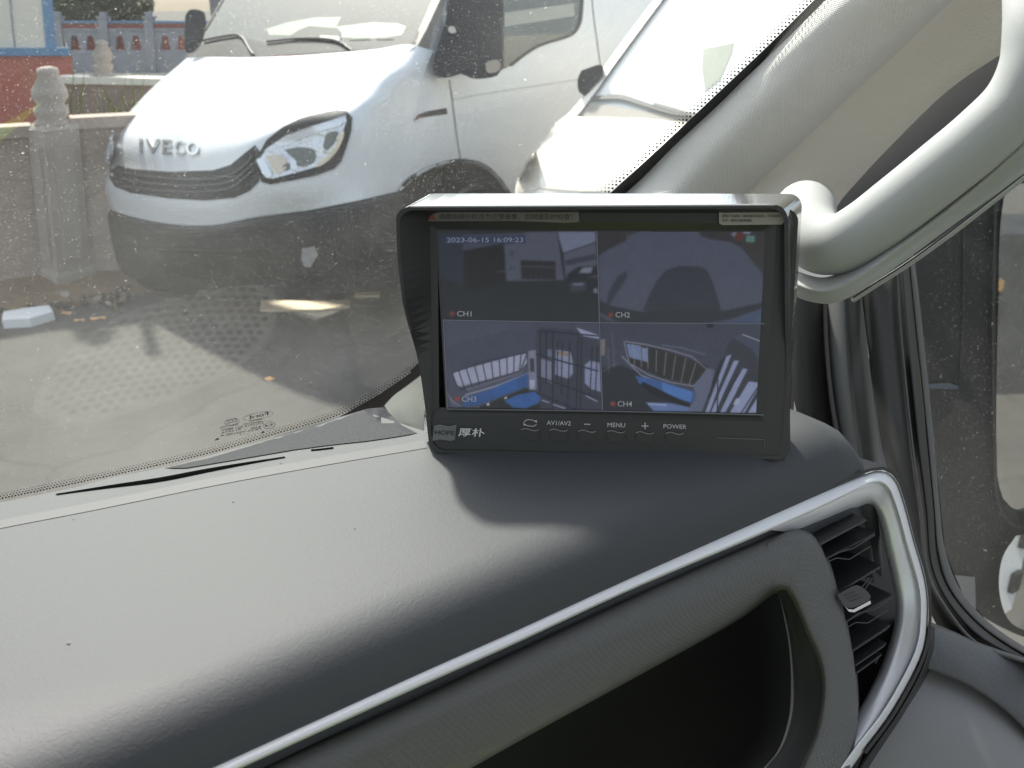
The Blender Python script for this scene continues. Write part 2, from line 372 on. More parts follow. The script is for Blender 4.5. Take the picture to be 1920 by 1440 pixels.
# ---- fence with turned finials
def lathe(mb, base, prof, n=4, rot=0, m=0, sm=None):
    base = Vector(base); vs = []; fs = []
    for r, z in prof:
        for k in range(n):
            a = rot + 2 * math.pi * k / n; vs.append(base + Vector((r * math.cos(a), r * math.sin(a), z)))
    for i in range(len(prof) - 1):
        for k in range(n): fs.append((i * n + k, i * n + (k + 1) % n, (i + 1) * n + (k + 1) % n, (i + 1) * n + k))
    fs.append(tuple(range(n))[::-1]); fs.append(tuple(range((len(prof) - 1) * n, len(prof) * n))); mb.add(vs, fs, m)
def shear(t, k):
    for o in t.children if t.type == 'EMPTY' else [t]:
        for v in o.data.vertices: v.co.x += k * (v.co.z + root_loc(o).z)
def fence_post(base, s, label, tilt=0):
    t = thing('fence_post', label, 'fence post', base, 'concrete fence posts')
    b = Vector(base); mb = MB(); w2 = .155 * s
    lathe(mb, b, [(w2 * 1.12, 0), (w2 * 1.12, .12), (w2, .15), (w2, 1.03 * s), (w2 * 1.02, 1.04 * s), (w2 * .85, 1.07 * s)], 4, math.radians(45 + 52))
    mb.build('shaft', M['concrete'], t)
    for k in (0, 1):                                  # raised panel on the two seen faces
        mp = MB(); a = math.radians(52 + (180 if k else 270)); nx = Vector((math.cos(a), math.sin(a), 0)); tx = Vector((-math.sin(a), math.cos(a), 0))
        mp.box(b + nx * (w2 * .707) - tx * (w2 * .4) + ZV * .22 * s, tx * (w2 * .8), nx * .02, ZV * .72 * s); mp.build('raised_panel', M['concrete'], t)
    mf = MB(); h0 = 1.05 * s
    lathe(mf, b, [(.10 * s, h0), (.105 * s, h0 + .03 * s), (.08 * s, h0 + .05 * s), (.10 * s, h0 + .08 * s), (.10 * s, h0 + .11 * s), (.075 * s, h0 + .135 * s), (.105 * s, h0 + .18 * s), (.10 * s, h0 + .22 * s), (.055 * s, h0 + .30 * s), (.066 * s, h0 + .315 * s), (.055 * s, h0 + .345 * s), (.015, h0 + .355 * s)], 20)
    o = mf.build('finial', M['concrete'], t, True)
    shear(t, .12)
    return t
p1 = gz(128, 540); fence_post(p1, 1.0, 'nearest concrete fence post with a turned finial, beside the white van nose')
p2 = gz(208, 330); fence_post(p2, 1.0, 'farther concrete fence post with pale capped finial beside the van hood')
def wall_seg(name, a, b, h, th, m, label, cat='wall', group=None, cap=None):
    a = Vector(a); b = Vector(b); d = (b - a); n = Vector((-d.y, d.x, 0)).normalized()
    mb = MB(); mb.box(a, d, n * th, ZV * h); t = thing(name, label, cat, a, group); mb.build('wall_panel', m, t)
    m2 = MB(); m2.box(a - n * .03 + ZV * h - d * .002, d * 1.004, n * (th + .06), ZV * .07); m2.build('coping', cap or m, t)
    shear(t, .1)
    return t, a, b, n
e1 = gz(-420, 610); 
t, *_ = wall_seg('stone_fence', e1, Vector(p1) + Vector((-.12, 0, 0)), .99, .12, M['stone'], 'brown grey stone fence panel left of the near finial post', 'fence', 'stone fence lengths')
e2 = gz(330, 520)
t, *_ = wall_seg('stone_fence', Vector(p1) + Vector((.12, .04, 0)), Vector((e2.x + 2.2, e2.y + 1.2, 0)), 1.03, .12, M['stone'], 'brown grey stone fence panel between the near post and the white van', 'fence', 'stone fence lengths')
w1 = gz(-60, 330); w2_ = gz(440, 330)
t, *_ = wall_seg('low_wall', gz(120, 331), gz(440, 345), .98, .2, mat('pink_stone', c(150, 128, 118), .9, var=.15), 'pinkish low wall with a pale coping behind the far finial post', 'wall', None, M['cream'])
# ---- brick and sheet shed, left
def shed():
    b = gz(150, 300); t = thing('shed', 'shed with red lower wall, blue frame and cream panels at left edge', 'shed', b)
    hz = 1.75 * (1 - (100 - 8) / (300 - 8)); n = Vector((b.x - 1.2, b.y, 0)).normalized(); ex_ = Vector((1, .06, 0)); W_ = 6.0
    m = MB(); m.box(b - ex_ * W_, ex_ * W_, n * 3, ZV * hz); m.build('brick_base', M['redbrick'], t)
    m = MB(); m.box(b - ex_ * W_ - n * .05 + ZV * hz, ex_ * (W_ - .02), n * .3, ZV * .085); m.build('sill', M['bluepaint'], t)
    z1 = hz + .085; c0 = .29
    m = MB(); m.box(b - ex_ * W_ + n * .05 + ZV * z1, ex_ * (W_ - c0), n * 2.8, ZV * 2.9); m.build('wall', M['cream'], t)
    for k in range(1, 12):
        m = MB(); m.box(b - ex_ * (c0 + .36 * k) + n * .04 + ZV * z1, ex_ * .02, n * .02, ZV * 2.9); m.build('panel_joint', M['fencegrey'], t)
    m = MB(); m.box(b - ex_ * c0 + n * .03 + ZV * z1, ex_ * .12, n * 2.8, ZV * 2.9); m.build('corner_post', M['bluepaint'], t)
    m = MB(); m.box(b - ex_ * W_ - n * .2 + ZV * (z1 + 2.9), ex_ * (W_ + .3), n * 3.3, ZV * .15); m.build('roof', M['bluepaint'], t)
    shear(t, .13)
shed()
# ---- far ornamental fence, kerb, sheet building, tree
bays = []
def far_fence():
    base_y = gz(300, 145).y; y0 = base_y
    kb = MB(); kb.box(Vector((-16, y0 - .5, 0)), (26, 0, 0), (0, .18, 0), (0, 0, .12)); k = kb.build('kerb', M['cream']); k['kind'] = 'structure'
    x = -14.2; i = 0; sp = 1.17
    while x < -7.5:
        t = thing('fence_bay', ['grey ornamental fence bay hidden farthest left behind the shed', 'grey ornamental fence bay mostly hidden behind the corner of the shed', 'grey fence bay with vase shaped openings just right of the blue shed corner post', 'middle grey fence bay with vase shaped openings, under the dark tree', 'grey fence bay with vase shaped openings beside the black mirror of the white van', 'grey ornamental fence bay hidden behind the hood of the white van'][i], 'fence', (x, y0, 0), 'grey ornamental fence bays at the back')
        m = MB(); m.box((x, y0, 0), (.22, 0, 0), (0, .22, 0), (0, 0, 1.42)); m.box((x - .03, y0 - .03, 1.42), (.28, 0, 0), (0, .28, 0), (0, 0, .05)); m.box((x + .04, y0 + .04, 1.47), (.14, 0, 0), (0, .14, 0), (0, 0, .1)); m.build('post', M['fencegrey'], t)
        m = MB(); xa = x + .221; wd = sp - .222; zb, zt = .66, 1.0
        m.box((xa, y0 + .07, 0), (wd, 0, 0), (0, .08, 0), (0, 0, zb)); m.box((xa, y0 + .07, zt), (wd, 0, 0), (0, .08, 0), (0, 0, .13)); m.box((xa, y0 + .04, 1.13), (wd, 0, 0), (0, .14, 0), (0, 0, .05))
        cs_ = [xa + wd * .28, xa + wd * .72]; segs_ = [(xa, None, cs_[0]), (cs_[0], None, cs_[1]), (cs_[1], None, xa + wd)]
        for j in range(3):
            lo0 = xa if j == 0 else cs_[j - 1] + .14; lo1 = xa + wd if j == 2 else cs_[j] - .14
            hi0 = xa if j == 0 else cs_[j - 1] + .07; hi1 = xa + wd if j == 2 else cs_[j] - .07
            m.add([(lo0, y0 + .07, zb), (lo1, y0 + .07, zb), (hi1, y0 + .07, zt), (hi0, y0 + .07, zt), (lo0, y0 + .15, zb), (lo1, y0 + .15, zb), (hi1, y0 + .15, zt), (hi0, y0 + .15, zt)], [(0, 1, 2, 3), (5, 4, 7, 6), (1, 5, 6, 2), (4, 0, 3, 7)])
        m.build('balustrade', M['fencegrey'], t)
        m = MB(); m.box((xa, y0 + .06, 1.181), (wd, 0, 0), (0, .1, 0), (0, 0, .12)); m.build('tile_band', M['fencered'], t)
        m = MB(); m.box((xa, y0 + .04, 1.302), (wd, 0, 0), (0, .14, 0), (0, 0, .06)); m.build('top_rail', M['bluepaint'], t)
        shear(t, .09); bays.append(t)
        x += sp; i += 1
    m = MB(); m.box((-16, y0 + .9, 0), (20, 0, 0), (0, .15, 0), (0, 0, 1.15)); o = m.build('brick_wall', M['redbrick']); tag(o, 'red wall glimpsed through the openings of the grey ornamental fence', 'wall')
    # sheet building
    t = thing('warehouse', 'pale grey ribbed sheet warehouse wall behind the grey fence', 'building', (-9, y0 + 6, 0))
    m = MB(); xs = -9.6; 
    prof = []
    while xs < 12:
        prof += [(xs, 0), (xs + .16, 0), (xs + .2, -.05), (xs + .3, -.05)]; xs += .34
    vs = []; [vs.extend([(a, y0 + 6 + b, 0), (a, y0 + 6 + b, 7)]) for a, b in prof]
    mesh('wall', vs, [(2 * i, 2 * i + 2, 2 * i + 3, 2 * i + 1) for i in range(len(prof) - 1)], M['sheet'], t, False)
    m = MB(); m.box((-9.6, y0 + 6.1, 0), (21.6, 0, 0), (0, 8, 0), (0, 0, 6.9)); m.build('rear_wall', M['sheet'], t)
    m = MB(); m.box((-9.9, y0 + 5.8, 7), (22.2, 0, 0), (0, 8.6, 0), (0, 0, .25)); m.build('roof', M['sheet'], t)
    return y0
y0f = far_fence()
def leafcloud(name, cs, n, size, m, parent, seed=1):
    rnd = random.Random(seed); vs = []; fs = []
    for _ in range(n):
        cx, cy, cz, r = rnd.choice(cs)
        while True:
            d = Vector((rnd.uniform(-1, 1), rnd.uniform(-1, 1), rnd.uniform(-1, 1)))
            if d.length < 1: break
        p = Vector((cx, cy, cz)) + d.normalized() * (d.length ** .5) * r
        a = Vector((rnd.gauss(0, 1), rnd.gauss(0, 1), rnd.gauss(0, 1))).normalized(); b = a.cross(Vector((rnd.gauss(0, 1), rnd.gauss(0, 1), rnd.gauss(0, 1)))).normalized(); s = size * rnd.uniform(.6, 1.4)
        k = len(vs); vs += [p - a * s, p + b * s * .45, p + a * s, p - b * s * .45]; fs.append((k, k + 1, k + 2, k + 3))
    return mesh(name, vs, fs, m, parent, False)
def tree(base, h, r, seed, label):
    rnd = random.Random(seed); t = thing('broadleaf_tree', label, 'tree', base, 'trees behind the grey fence'); b = Vector(base)
    m = MB(); top = b + Vector((.2, 0, h * .75)); m.tube([b, b + Vector((.05, 0, h * .3)), top], [.16, .12, .04], 8); cs = []
    for i in range(26):
        a = rnd.uniform(0, 6.28); z = rnd.uniform(.25, .95) * h; rr = r * rnd.uniform(.2, .95) * (1.1 - abs(z / h - .55))
        cpos = b + Vector((math.cos(a) * rr, math.sin(a) * rr, z)); cs.append((cpos.x, cpos.y, cpos.z, rnd.uniform(.35, .7)))
        if i < 9: m.tube([b + Vector((.05, 0, z * .6)), (b + cpos) / 2 + Vector((0, 0, z * .35)), cpos], [.05, .03, .012], 5)
    m.build('trunk', M['bark'], t, True); leafcloud('crown', cs, 9000, .11, M['leaf'], t, seed)
tree((-11.1, y0f + 2.4, 0), 4.6, 2.0, 3, 'dark green leafy tree hanging over the grey fence near the shed')
tree((-13.4, y0f + 2.9, 0), 4.8, 2.0, 4, 'dark green leafy tree partly hidden behind the cream shed panels')
def weeds(px, py, h, label, seed, n=60):
    p = gz(px, py); rnd = random.Random(seed); mb = MB()
    for _ in range(n):
        a = rnd.uniform(0, 6.28); o = p + Vector((rnd.gauss(0, .1), rnd.gauss(0, .06), 0)); hh = h * rnd.uniform(.5, 1); d = Vector((math.cos(a), math.sin(a), 0)); wv = Vector((-d.y, d.x, 0)) * .012
        mb.add([o - wv, o + wv, o + d * hh * .15 + wv + ZV * hh * .6, o + d * hh * .15 - wv + ZV * hh * .6, o + d * hh * .4 + ZV * hh], [(0, 1, 2, 3), (3, 2, 4)])
    o = mb.build('weed_clump', M['leaf2']); tag(o, label, 'plant', 'weed clumps by the walls')
weeds(160, 330, 1.25, 'yellow green weeds growing beside the red shed corner', 2)
weeds(250, 340, 1.2, 'yellow green weeds behind the van hood by the low wall', 3)
weeds(300, 142, .3, 'low yellow green weeds at the foot of the grey fence, near the mirror', 4, 160)
weeds(240, 142, .25, 'low yellow green weeds at the foot of the grey fence, near the far finial', 6, 120)
# ---- debris
def box_px(name, poly, h, m, label, cat, z=.004, round_=.0):
    """a flat thing lying on the ground: its footprint traced, extruded by h"""
    b = [gz(*p) for p in poly]; n = len(b); vs = [v + ZV * z for v in b] + [v + ZV * (z + h) for v in b]
    cen = sum(b, Vector()) / n; vs += [cen + (v - cen) * .93 + ZV * (z + h * 1.12) for v in b]
    fs = [tuple(range(n))[::-1]] + [(i, (i + 1) % n, n + (i + 1) % n, n + i) for i in range(n)] + [(n + i, n + (i + 1) % n, 2 * n + (i + 1) % n, 2 * n + i) for i in range(n)] + [tuple(range(2 * n, 3 * n))]
    o = mesh(name, vs, fs, m, None, False); 
    f = o.data; return tag(o, label, cat)
box_px('foam_block', [(8, 618), (60, 615), (104, 602), (98, 590), (50, 596), (10, 603)], .055, M['foam'], 'white foam block lying on the concrete at the left edge', 'foam block')
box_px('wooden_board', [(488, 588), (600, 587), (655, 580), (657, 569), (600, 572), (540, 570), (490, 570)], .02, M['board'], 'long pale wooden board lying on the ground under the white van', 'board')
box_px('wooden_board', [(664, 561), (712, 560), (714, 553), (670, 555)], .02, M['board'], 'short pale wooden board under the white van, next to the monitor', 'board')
box_px('paper_scrap', [(101, 517), (112, 521), (128, 513), (120, 505), (112, 510)], .02, M['foam'], 'crumpled white paper scrap at the foot of the near fence post', 'litter')
def litter():
    rnd = random.Random(5); mb = MB()
    for i in range(420):
        px = rnd.uniform(0, 235); py = 548 + rnd.gauss(0, 1) * 17 + 0.02 * px
        if py > 590: continue
        p = gz(px, py); s = rnd.uniform(.012, .055); a = rnd.uniform(0, 3.1)
        x = Vector((math.cos(a), math.sin(a), rnd.uniform(-.3, .5))) * s; y = Vector((-math.sin(a), math.cos(a), rnd.uniform(-.3, .3))) * s * rnd.uniform(.3, 1)
        mb.box(p + ZV * .01, x, y, Vector((0, 0, s * rnd.uniform(.2, .8))), rnd.choice([0, 0, 0, 1, 1, 2]))
    o = mb.build('leaf_litter', [M['litter'], M['dirt'], M['concrete']]); tag(o, 'dark rubble and dead leaves heaped along the foot of the fence', 'litter', kind='stuff')
litter()
def dirt_bank():
    pts = [gz(-80, 600), gz(20, 592), gz(90, 585), gz(160, 572), gz(230, 560), gz(300, 545)]; bk = [v + Vector((-.1, .5, 0)) for v in pts]
    rows = [[v + ZV * .003 for v in pts], [v * .6 + b * .4 + ZV * (.05 + .02 * (i % 2)) for i, (v, b) in enumerate(zip(pts, bk))], [b + ZV * .1 for b in bk]]
    o = loft('dirt_bank', rows, M['dirt'], None, 60, 6, 0, px=False); o['kind'] = 'structure'
dirt_bank()
for i, (px, py, s) in enumerate([(185, 600, .05), (125, 590, .05), (505, 714, .035), (150, 604, .03)]):
    p = gz(px, py); mb = MB(); a = i * 1.3
    mb.add([p + Vector((math.cos(a + k * 1.05) * s * (1 + .3 * math.sin(k * 2.1 + i)), math.sin(a + k * 1.05) * s * .6, .006 + .012 * (k % 2))) for k in range(6)] + [p + ZV * .02], [(k, (k + 1) % 6, 6) for k in range(6)])
    o = mb.build('dry_leaf', mat('dry_leaf_%d' % i, c(200, 160, 110), .8)); tag(o, ['tan dry leaf on the concrete right of the foam block', 'tan dry leaf on the concrete close to the foam block', 'single dry leaf lying on open concrete nearest the monitor', 'smallest tan dry leaf on the concrete by the foam block'][i], 'leaf', 'dry leaves on the concrete')
tb_ = thing('mirror_dummy', 'low dark rack with orange bits, added behind us for the door mirror to reflect', 'dummy', (3.0, -3.6, 0))
m = MB(); m.box((1.5, -2.3, 0), (5.5, 0, 0), (0, .4, 0), (0, 0, .80)); m.build('dummy_frame', mat('dummy_dark', L(.035, .036, .036), .8, var=.7, varscale=7), tb_)  # dark box added out of view for the mirrors to reflect
for k in range(7):
    m = MB(); m.box((1.7 + k * .33, -1.895, .3 + .12 * (k % 3)), (.03, 0, 0), (0, .02, 0), (0, 0, .05)); m.build('orange_bit', mat('orange_bit_paint_%d' % k, c(120, 95, 60), .7), tb_)
# ================================================================== WHITE VAN (traced control net on its own frame)
van = thing('cargo_van', 'white cargo van with large chrome lettering, parked nose towards us behind the windshield', 'van', I(0, 0, 0), 'vans parked outside')
def CP(px, py, k, v):
    if k == 'b': return hit(px, py, I(0, v, 0), IB)
    if k == 'a': return hit(px, py, I(v, 0, 0), IA)
    if k == 'z': return hit(px, py, Vector((0, 0, v)), ZV)
bB = [.16, .02, -.16, -.22, -.2, -.1, .10, .42]      # plan bow of the nose, column by column
def row(pts, add, last=None):
    out = []
    for i, (x, y) in enumerate(pts):
        if i >= 6: out.append(CP(x, y, 'a', 1.0 - (0 if i == 7 else .03)))
        else: out.append(CP(x, y, 'b', bB[i] + add[i] if isinstance(add, list) else bB[i] + add))
    return out
rows = [
 row([(185, 376), (212, 396), (311, 419), (400, 422), (480, 408), (560, 397), (665, 377), (752, 357)], 0),
 row([(182, 345), (204, 350), (311, 376), (400, 380), (490, 352), (570, 350), (668, 335), (760, 318)], -.02),
 row([(205, 300), (216, 305), (320, 322), (405, 318), (497, 280), (575, 268), (662, 262), (765, 275)], .03),
 row([(212, 262), (228, 258), (325, 275), (410, 268), (520, 240), (598, 222), (668, 215), (775, 225)], .08),
 row([(228, 228), (250, 218), (335, 215), (425, 215), (545, 200), (632, 190), (690, 182), (785, 180)], .22),
 row([(285, 165), (305, 158), (385, 158), (480, 158), (590, 150), (680, 140), (735, 132), (795, 140)], [.45, .46, .5, .52, .5, .42, .3, 0]),
 row([(351, 109), (372, 107), (450, 108), (530, 106), (620, 100), (700, 93), (775, 85), (812, 95)], [.78, .85, .98, 1.04, 1.0, .9, .8, 0]),
]
rows[6][6] = CP(775, 85, 'a', .93)
nose = loft('body', rows, M['paint'], van, 90, 7, .01, px=False)
side = loft('side_panel', [
    [CP(752, 357, 'a', 1.0), CP(790, 325, 'a', 1.0), CP(830, 308, 'a', 1.0), CP(868, 303, 'a', 1.0), CP(905, 312, 'a', 1.0), CP(935, 338, 'a', 1.0), CP(955, 368, 'a', 1.0), CP(1000, 395, 'a', 1.0), CP(1350, 380, 'a', 1.0)],
    [CP(762, 290, 'a', 1.0), CP(800, 270, 'a', 1.01), CP(840, 262, 'a', 1.01), CP(880, 258, 'a', 1.01), CP(920, 258, 'a', 1.01), CP(960, 262, 'a', 1.01), CP(1000, 262, 'a', 1.01), CP(1050, 258, 'a', 1.01), CP(1380, 200, 'a', 1.01)],
    [CP(780, 200, 'a', 1.0), CP(815, 190, 'a', 1.01), CP(850, 184, 'a', 1.01), CP(890, 178, 'a', 1.01), CP(930, 172, 'a', 1.01), CP(975, 165, 'a', 1.01), CP(1020, 158, 'a', 1.01), CP(1080, 149, 'a', 1.01), CP(1400, 100, 'a', 1.01)],
    [CP(800, 110, 'a', .99), CP(835, 105, 'a', .985), CP(870, 100, 'a', .985), CP(910, 96, 'a', .985), CP(950, 92, 'a', .985), CP(995, 88, 'a', .985), CP(1040, 82, 'a', .985), CP(1090, 76, 'a', .985), CP(1420, 30, 'a', .985)],
    [CP(838, 0, 'a', .93), CP(870, -5, 'a', .93), CP(900, -10, 'a', .93), CP(940, -12, 'a', .93), CP(975, -14, 'a', .93), CP(1015, -16, 'a', .93), CP(1055, -18, 'a', .93), CP(1105, -20, 'a', .93), CP(1440, -60, 'a', .93)],
    [CP(930, -170, 'a', .84), CP(950, -175, 'a', .84), CP(980, -180, 'a', .84), CP(1010, -180, 'a', .84), CP(1040, -185, 'a', .84), CP(1075, -190, 'a', .84), CP(1110, -190, 'a', .84), CP(1160, -190, 'a', .84), CP(1460, -200, 'a', .84)]],
    M['paint'], van, 90, 7, .01, px=False)
BV = bvh_of(nose, side); sv = surf_bvh(BV, 5.0)
def wsp(px, py):                                   # windshield plane of the van
    return hit(px, py, P(560, 104, 5.62), (IB * -.50 + ZV * .62).normalized())
# far half: simple closed shell so the van has its bulk from other places
mb = MB()
top = [(-.95, .9, 1.5), (.9, .9, 1.5), (.8, 1.75, 2.3), (-.8, 1.75, 2.3)]
mb.add([I(*q) for q in [(-.93, .6, .45), (-.93, .6, 1.0), (-.90, 1.45, 1.3), (-.80, 2.3, 2.35), (-.83, 5.6, 2.45), (-.97, 5.6, .45)]], [(0, 1, 2, 3, 4, 5)])
mb.add([I(*q) for q in [(-.80, 2.3, 2.35), (.80, 2.3, 2.35), (.83, 5.6, 2.45), (-.83, 5.6, 2.45)]], [(0, 1, 2, 3)])
mb.add([I(*q) for q in [(-.97, 5.6, .45), (.97, 5.6, .45), (.83, 5.6, 2.45), (-.83, 5.6, 2.45)]], [(0, 1, 2, 3)])
mb.add([I(*q) for q in [(-.95, .5, .42), (.95, 1.7, .42), (.95, 5.6, .42), (-.95, 5.6, .42)]], [(0, 1, 2, 3)])
mb.build('rear_shell', M['paint'], van)
mb = MB(); mb.box(I(.12, .12, .42), IA * .78, IB * 1.0, ZV * .45); mb.box(I(-.85, 1.2, .42), IA * 1.5, IB * .3, ZV * .5); mb.build('sun_blocker', M['black'], van)  # unseen boxes added to block sun from the ground beneath the nose
# lower black bumper
low = [
 [CP(186, 375, 'b', .14), CP(212, 395, 'b', .01), CP(311, 419, 'b', -.17), CP(400, 422, 'b', -.23), CP(480, 407, 'b', -.21), CP(560, 396, 'b', -.1), CP(665, 376, 'a', .96), CP(754, 355, 'a', .99)],
 [CP(178, 388, 'b', .14), CP(206, 412, 'b', .0), CP(311, 438, 'b', -.19), CP(400, 442, 'b', -.25), CP(480, 430, 'b', -.23), CP(560, 416, 'b', -.12), CP(665, 395, 'a', .99), CP(756, 372, 'a', 1.01)],
 [CP(196, 465, 'b', .1), CP(216, 480, 'b', .02), CP(311, 492, 'b', -.12), CP(400, 500, 'b', -.18), CP(480, 500, 'b', -.18), CP(560, 492, 'b', -.1), CP(665, 470, 'a', .95), CP(765, 450, 'a', .99)],
 [CP(200, 500, 'b', .14), CP(232, 524, 'b', .05), CP(311, 548, 'b', -.05), CP(400, 560, 'b', -.1), CP(480, 562, 'b', -.1), CP(560, 558, 'b', -.04), CP(665, 545, 'a', .9), CP(770, 530, 'a', .95)]]
bump = loft('bumper', low, M['blackbump'], van, 80, 6, .02, px=False)
sl = surf_bvh(bvh_of(bump), 4.5)
patch('fog_recess', [(300, 470), (330, 462), (480, 470), (600, 455), (640, 450), (632, 500), (560, 520), (400, 530), (312, 512)], sl, mat('recess', L(.012), .7), bump, .004, .004, 14)
patch('bumper_crease', strip_px([(230, 448), (330, 466), (450, 468), (560, 455), (700, 425)], 4), sl, M['black'], bump, .006, .004, 10)
patch('tow_cover', [(566, 466), (590, 462), (596, 478), (586, 494), (582, 502), (570, 500), (565, 488)], sl, mat('scuffed_cover', L(.32), .7, var=.4, varscale=30), van, .008, .006, 6)
# grille, black lamp surround
gp = [(208, 306), (222, 310), (250, 317), (320, 322), (400, 319), (432, 309), (455, 290), (478, 272), (492, 292), (484, 318), (486, 340), (468, 358), (440, 371), (385, 376), (315, 372), (245, 362), (215, 350), (204, 332)]
gr = patch('grille', gp, sv, M['blackbump'], van, .006, .01, 8)
for k, (y) in enumerate([0, 1, 2]):
    q = [(225, 322 + 13 * y), (300, 333 + 12 * y), (390, 335 + 12 * y), (435, 326 + 12 * y), (462, 306 + 12 * y), (474, 292 + 14 * y)]
    patch('grille_bar', strip_px(q, 3.0), sv, mat('grille_bar_%d' % k, L(.09), .45), gr, .016, .01, 6)
q = [(205, 318), (198, 300), (203, 268), (212, 240), (216, 262), (212, 300)]
patch('headlight', q, surf_bvh(BV, 4.9), mat('lamp_edge', L(.35, .36, .38), .2), van, .006, .01, 6)
lampo = [(484, 290), (500, 262), (530, 238), (565, 221), (600, 211), (632, 205), (650, 208), (661, 221), (659, 245), (650, 275), (640, 302), (626, 317), (590, 330), (540, 340), (506, 346), (490, 341), (482, 320)]
hl = patch('headlight', lampo, sv, M['blackbump'], van, .008, .01, 8)
inner = [(488, 296), (500, 278), (535, 254), (580, 238), (620, 226), (648, 216), (650, 226), (642, 250), (626, 285), (596, 312), (560, 322), (512, 335), (500, 333)]
M['refl'] = mat('lamp_reflector', L(.72, .73, .75), .22, metal=.7, bump='noise', scale=25, bs=.6, bd=.02)
patch('reflector', inner, sv, M['refl'], hl, .013, .004, 7)
LM = [mat('lamp_bright', L(.85, .88, .93), .15, metal=.3), mat('lamp_dark', L(.16, .17, .16), .3, metal=.4), mat('lamp_warm', L(.7, .6, .48), .25, metal=.4)]  # three flat tones for the parts inside the lamp
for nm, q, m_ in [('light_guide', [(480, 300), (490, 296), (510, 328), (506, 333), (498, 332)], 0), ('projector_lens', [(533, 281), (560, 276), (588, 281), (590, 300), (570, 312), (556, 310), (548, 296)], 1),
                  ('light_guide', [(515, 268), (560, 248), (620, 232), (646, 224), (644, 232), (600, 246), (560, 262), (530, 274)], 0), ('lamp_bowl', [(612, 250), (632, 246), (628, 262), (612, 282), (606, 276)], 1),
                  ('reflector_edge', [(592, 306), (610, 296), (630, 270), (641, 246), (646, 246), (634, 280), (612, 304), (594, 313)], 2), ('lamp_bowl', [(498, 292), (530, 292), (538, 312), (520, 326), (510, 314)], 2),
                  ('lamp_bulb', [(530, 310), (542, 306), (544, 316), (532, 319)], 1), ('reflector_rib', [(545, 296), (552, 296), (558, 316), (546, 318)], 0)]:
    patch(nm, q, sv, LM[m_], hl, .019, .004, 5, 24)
# lettering on the hood
mb = MB(); xx = [(260, 266), (271, 299), (303, 321), (326, 345), (348, 372)]
for ch, (a, b) in zip('IVECO', xx):
    text_px(mb, ch, (a, 286 + (a - 258) * .05), (b, 286 + (b - 258) * .05), 27, sv, .004, 0, .02, 0, relief=.022)
mb.build('lettering', mat('letter_chrome', L(.62), .18, metal=.9), van)
# panel gaps, trim
gap = mat('panel_gap', L(.12), .8)
patch('hood_seam', strip_px([(632, 205), (680, 166), (735, 120), (779, 86)], 1.8), sv, gap, van, .004, .003, 8)
patch('door_seam', strip_px([(843, 150), (850, 200), (856, 250), (864, 303)], 1.8), sv, gap, van, .004, .003, 8)
patch('door_seam', strip_px([(1108, -60), (1112, 20), (1120, 80), (1128, 140), (1135, 200)], 1.8), sv, gap, van, .004, .003, 8)
patch('belt_crease', strip_px([(850, 187), (900, 177), (980, 165), (1080, 150), (1180, 136)], 2.5), sv, mat('soft_crease', L(.55, .57, .58), .5), van, .003, .003, 8)
patch('marker_lamp', [(776, 227), (784, 215), (800, 209), (838, 202), (839, 214), (800, 219), (786, 222)], sv, M['blackbump'], van, .006, .006, 6)
patch('marker_reflector', [(779, 225), (785, 217), (792, 214), (791, 220)], sv, mat('red_reflector', c(140, 60, 60), .3), van, .014, .004, 4)
# wheel inside the arch
def wheel(cpt, ax, R, wdt, parent, name='wheel'):
    ax = Vector(ax).normalized(); u = Vector((0, 0, 1)); v = ax.cross(u).normalized(); vs = []; fs = []; n = 40
    prof = [(R * .62, -wdt / 2), (R * .95, -wdt / 2), (R, -wdt / 2 + .03), (R, wdt / 2 - .03), (R * .95, wdt / 2), (R * .62, wdt / 2), (R * .58, wdt * .3), (R * .2, wdt * .25), (0.02, wdt * .3)]
    for r, x in prof:
        for k in range(n):
            a = 2 * math.pi * k / n; vs.append(Vector(cpt) + ax * x + (u * math.sin(a) + v * math.cos(a)) * r)
    for i in range(len(prof) - 1):
        for k in range(n): fs.append((i * n + k, i * n + (k + 1) % n, (i + 1) * n + (k + 1) % n, (i + 1) * n + k))
    return mesh(name, vs, fs, [M['rubber'], M['silverdark']], parent, True, [0 if i // n < 5 else 1 for i in range(len(fs))])
wc = CP(868, 400, 'a', .85); wc.z = .37
wheel(wc, IA, .35, .22, van); wheel(wc - IA * 1.65, -IA, .35, .22, van)
wheel(wc + IB * 3.2, IA, .35, .22, van); wheel(wc + IB * 3.2 - IA * 1.65, -IA, .35, .22, van)
# dark arch liner behind the opening
ln = [(735, 380), (760, 330), (800, 300), (868, 290), (930, 300), (970, 345), (1000, 400), (1000, 470), (740, 470)]
patch('arch_liner', ln, surf_plane(I(.62, 0, 0), IA), M['black'], van, 0, .02, 20)
patch('arch_lip', strip_px([(748, 360), (762, 342), (790, 322), (830, 307), (868, 301), (905, 309), (935, 334), (958, 368)], 7), sv, M['blackbump'], van, .012, .03, 8)
patch('underbody', [(230, 500), (420, 540), (560, 545), (760, 520), (760, 470), (400, 500), (250, 480)], surf_plane(I(0, .6, 0), IB), M['black'], van, 0, .03, 30)
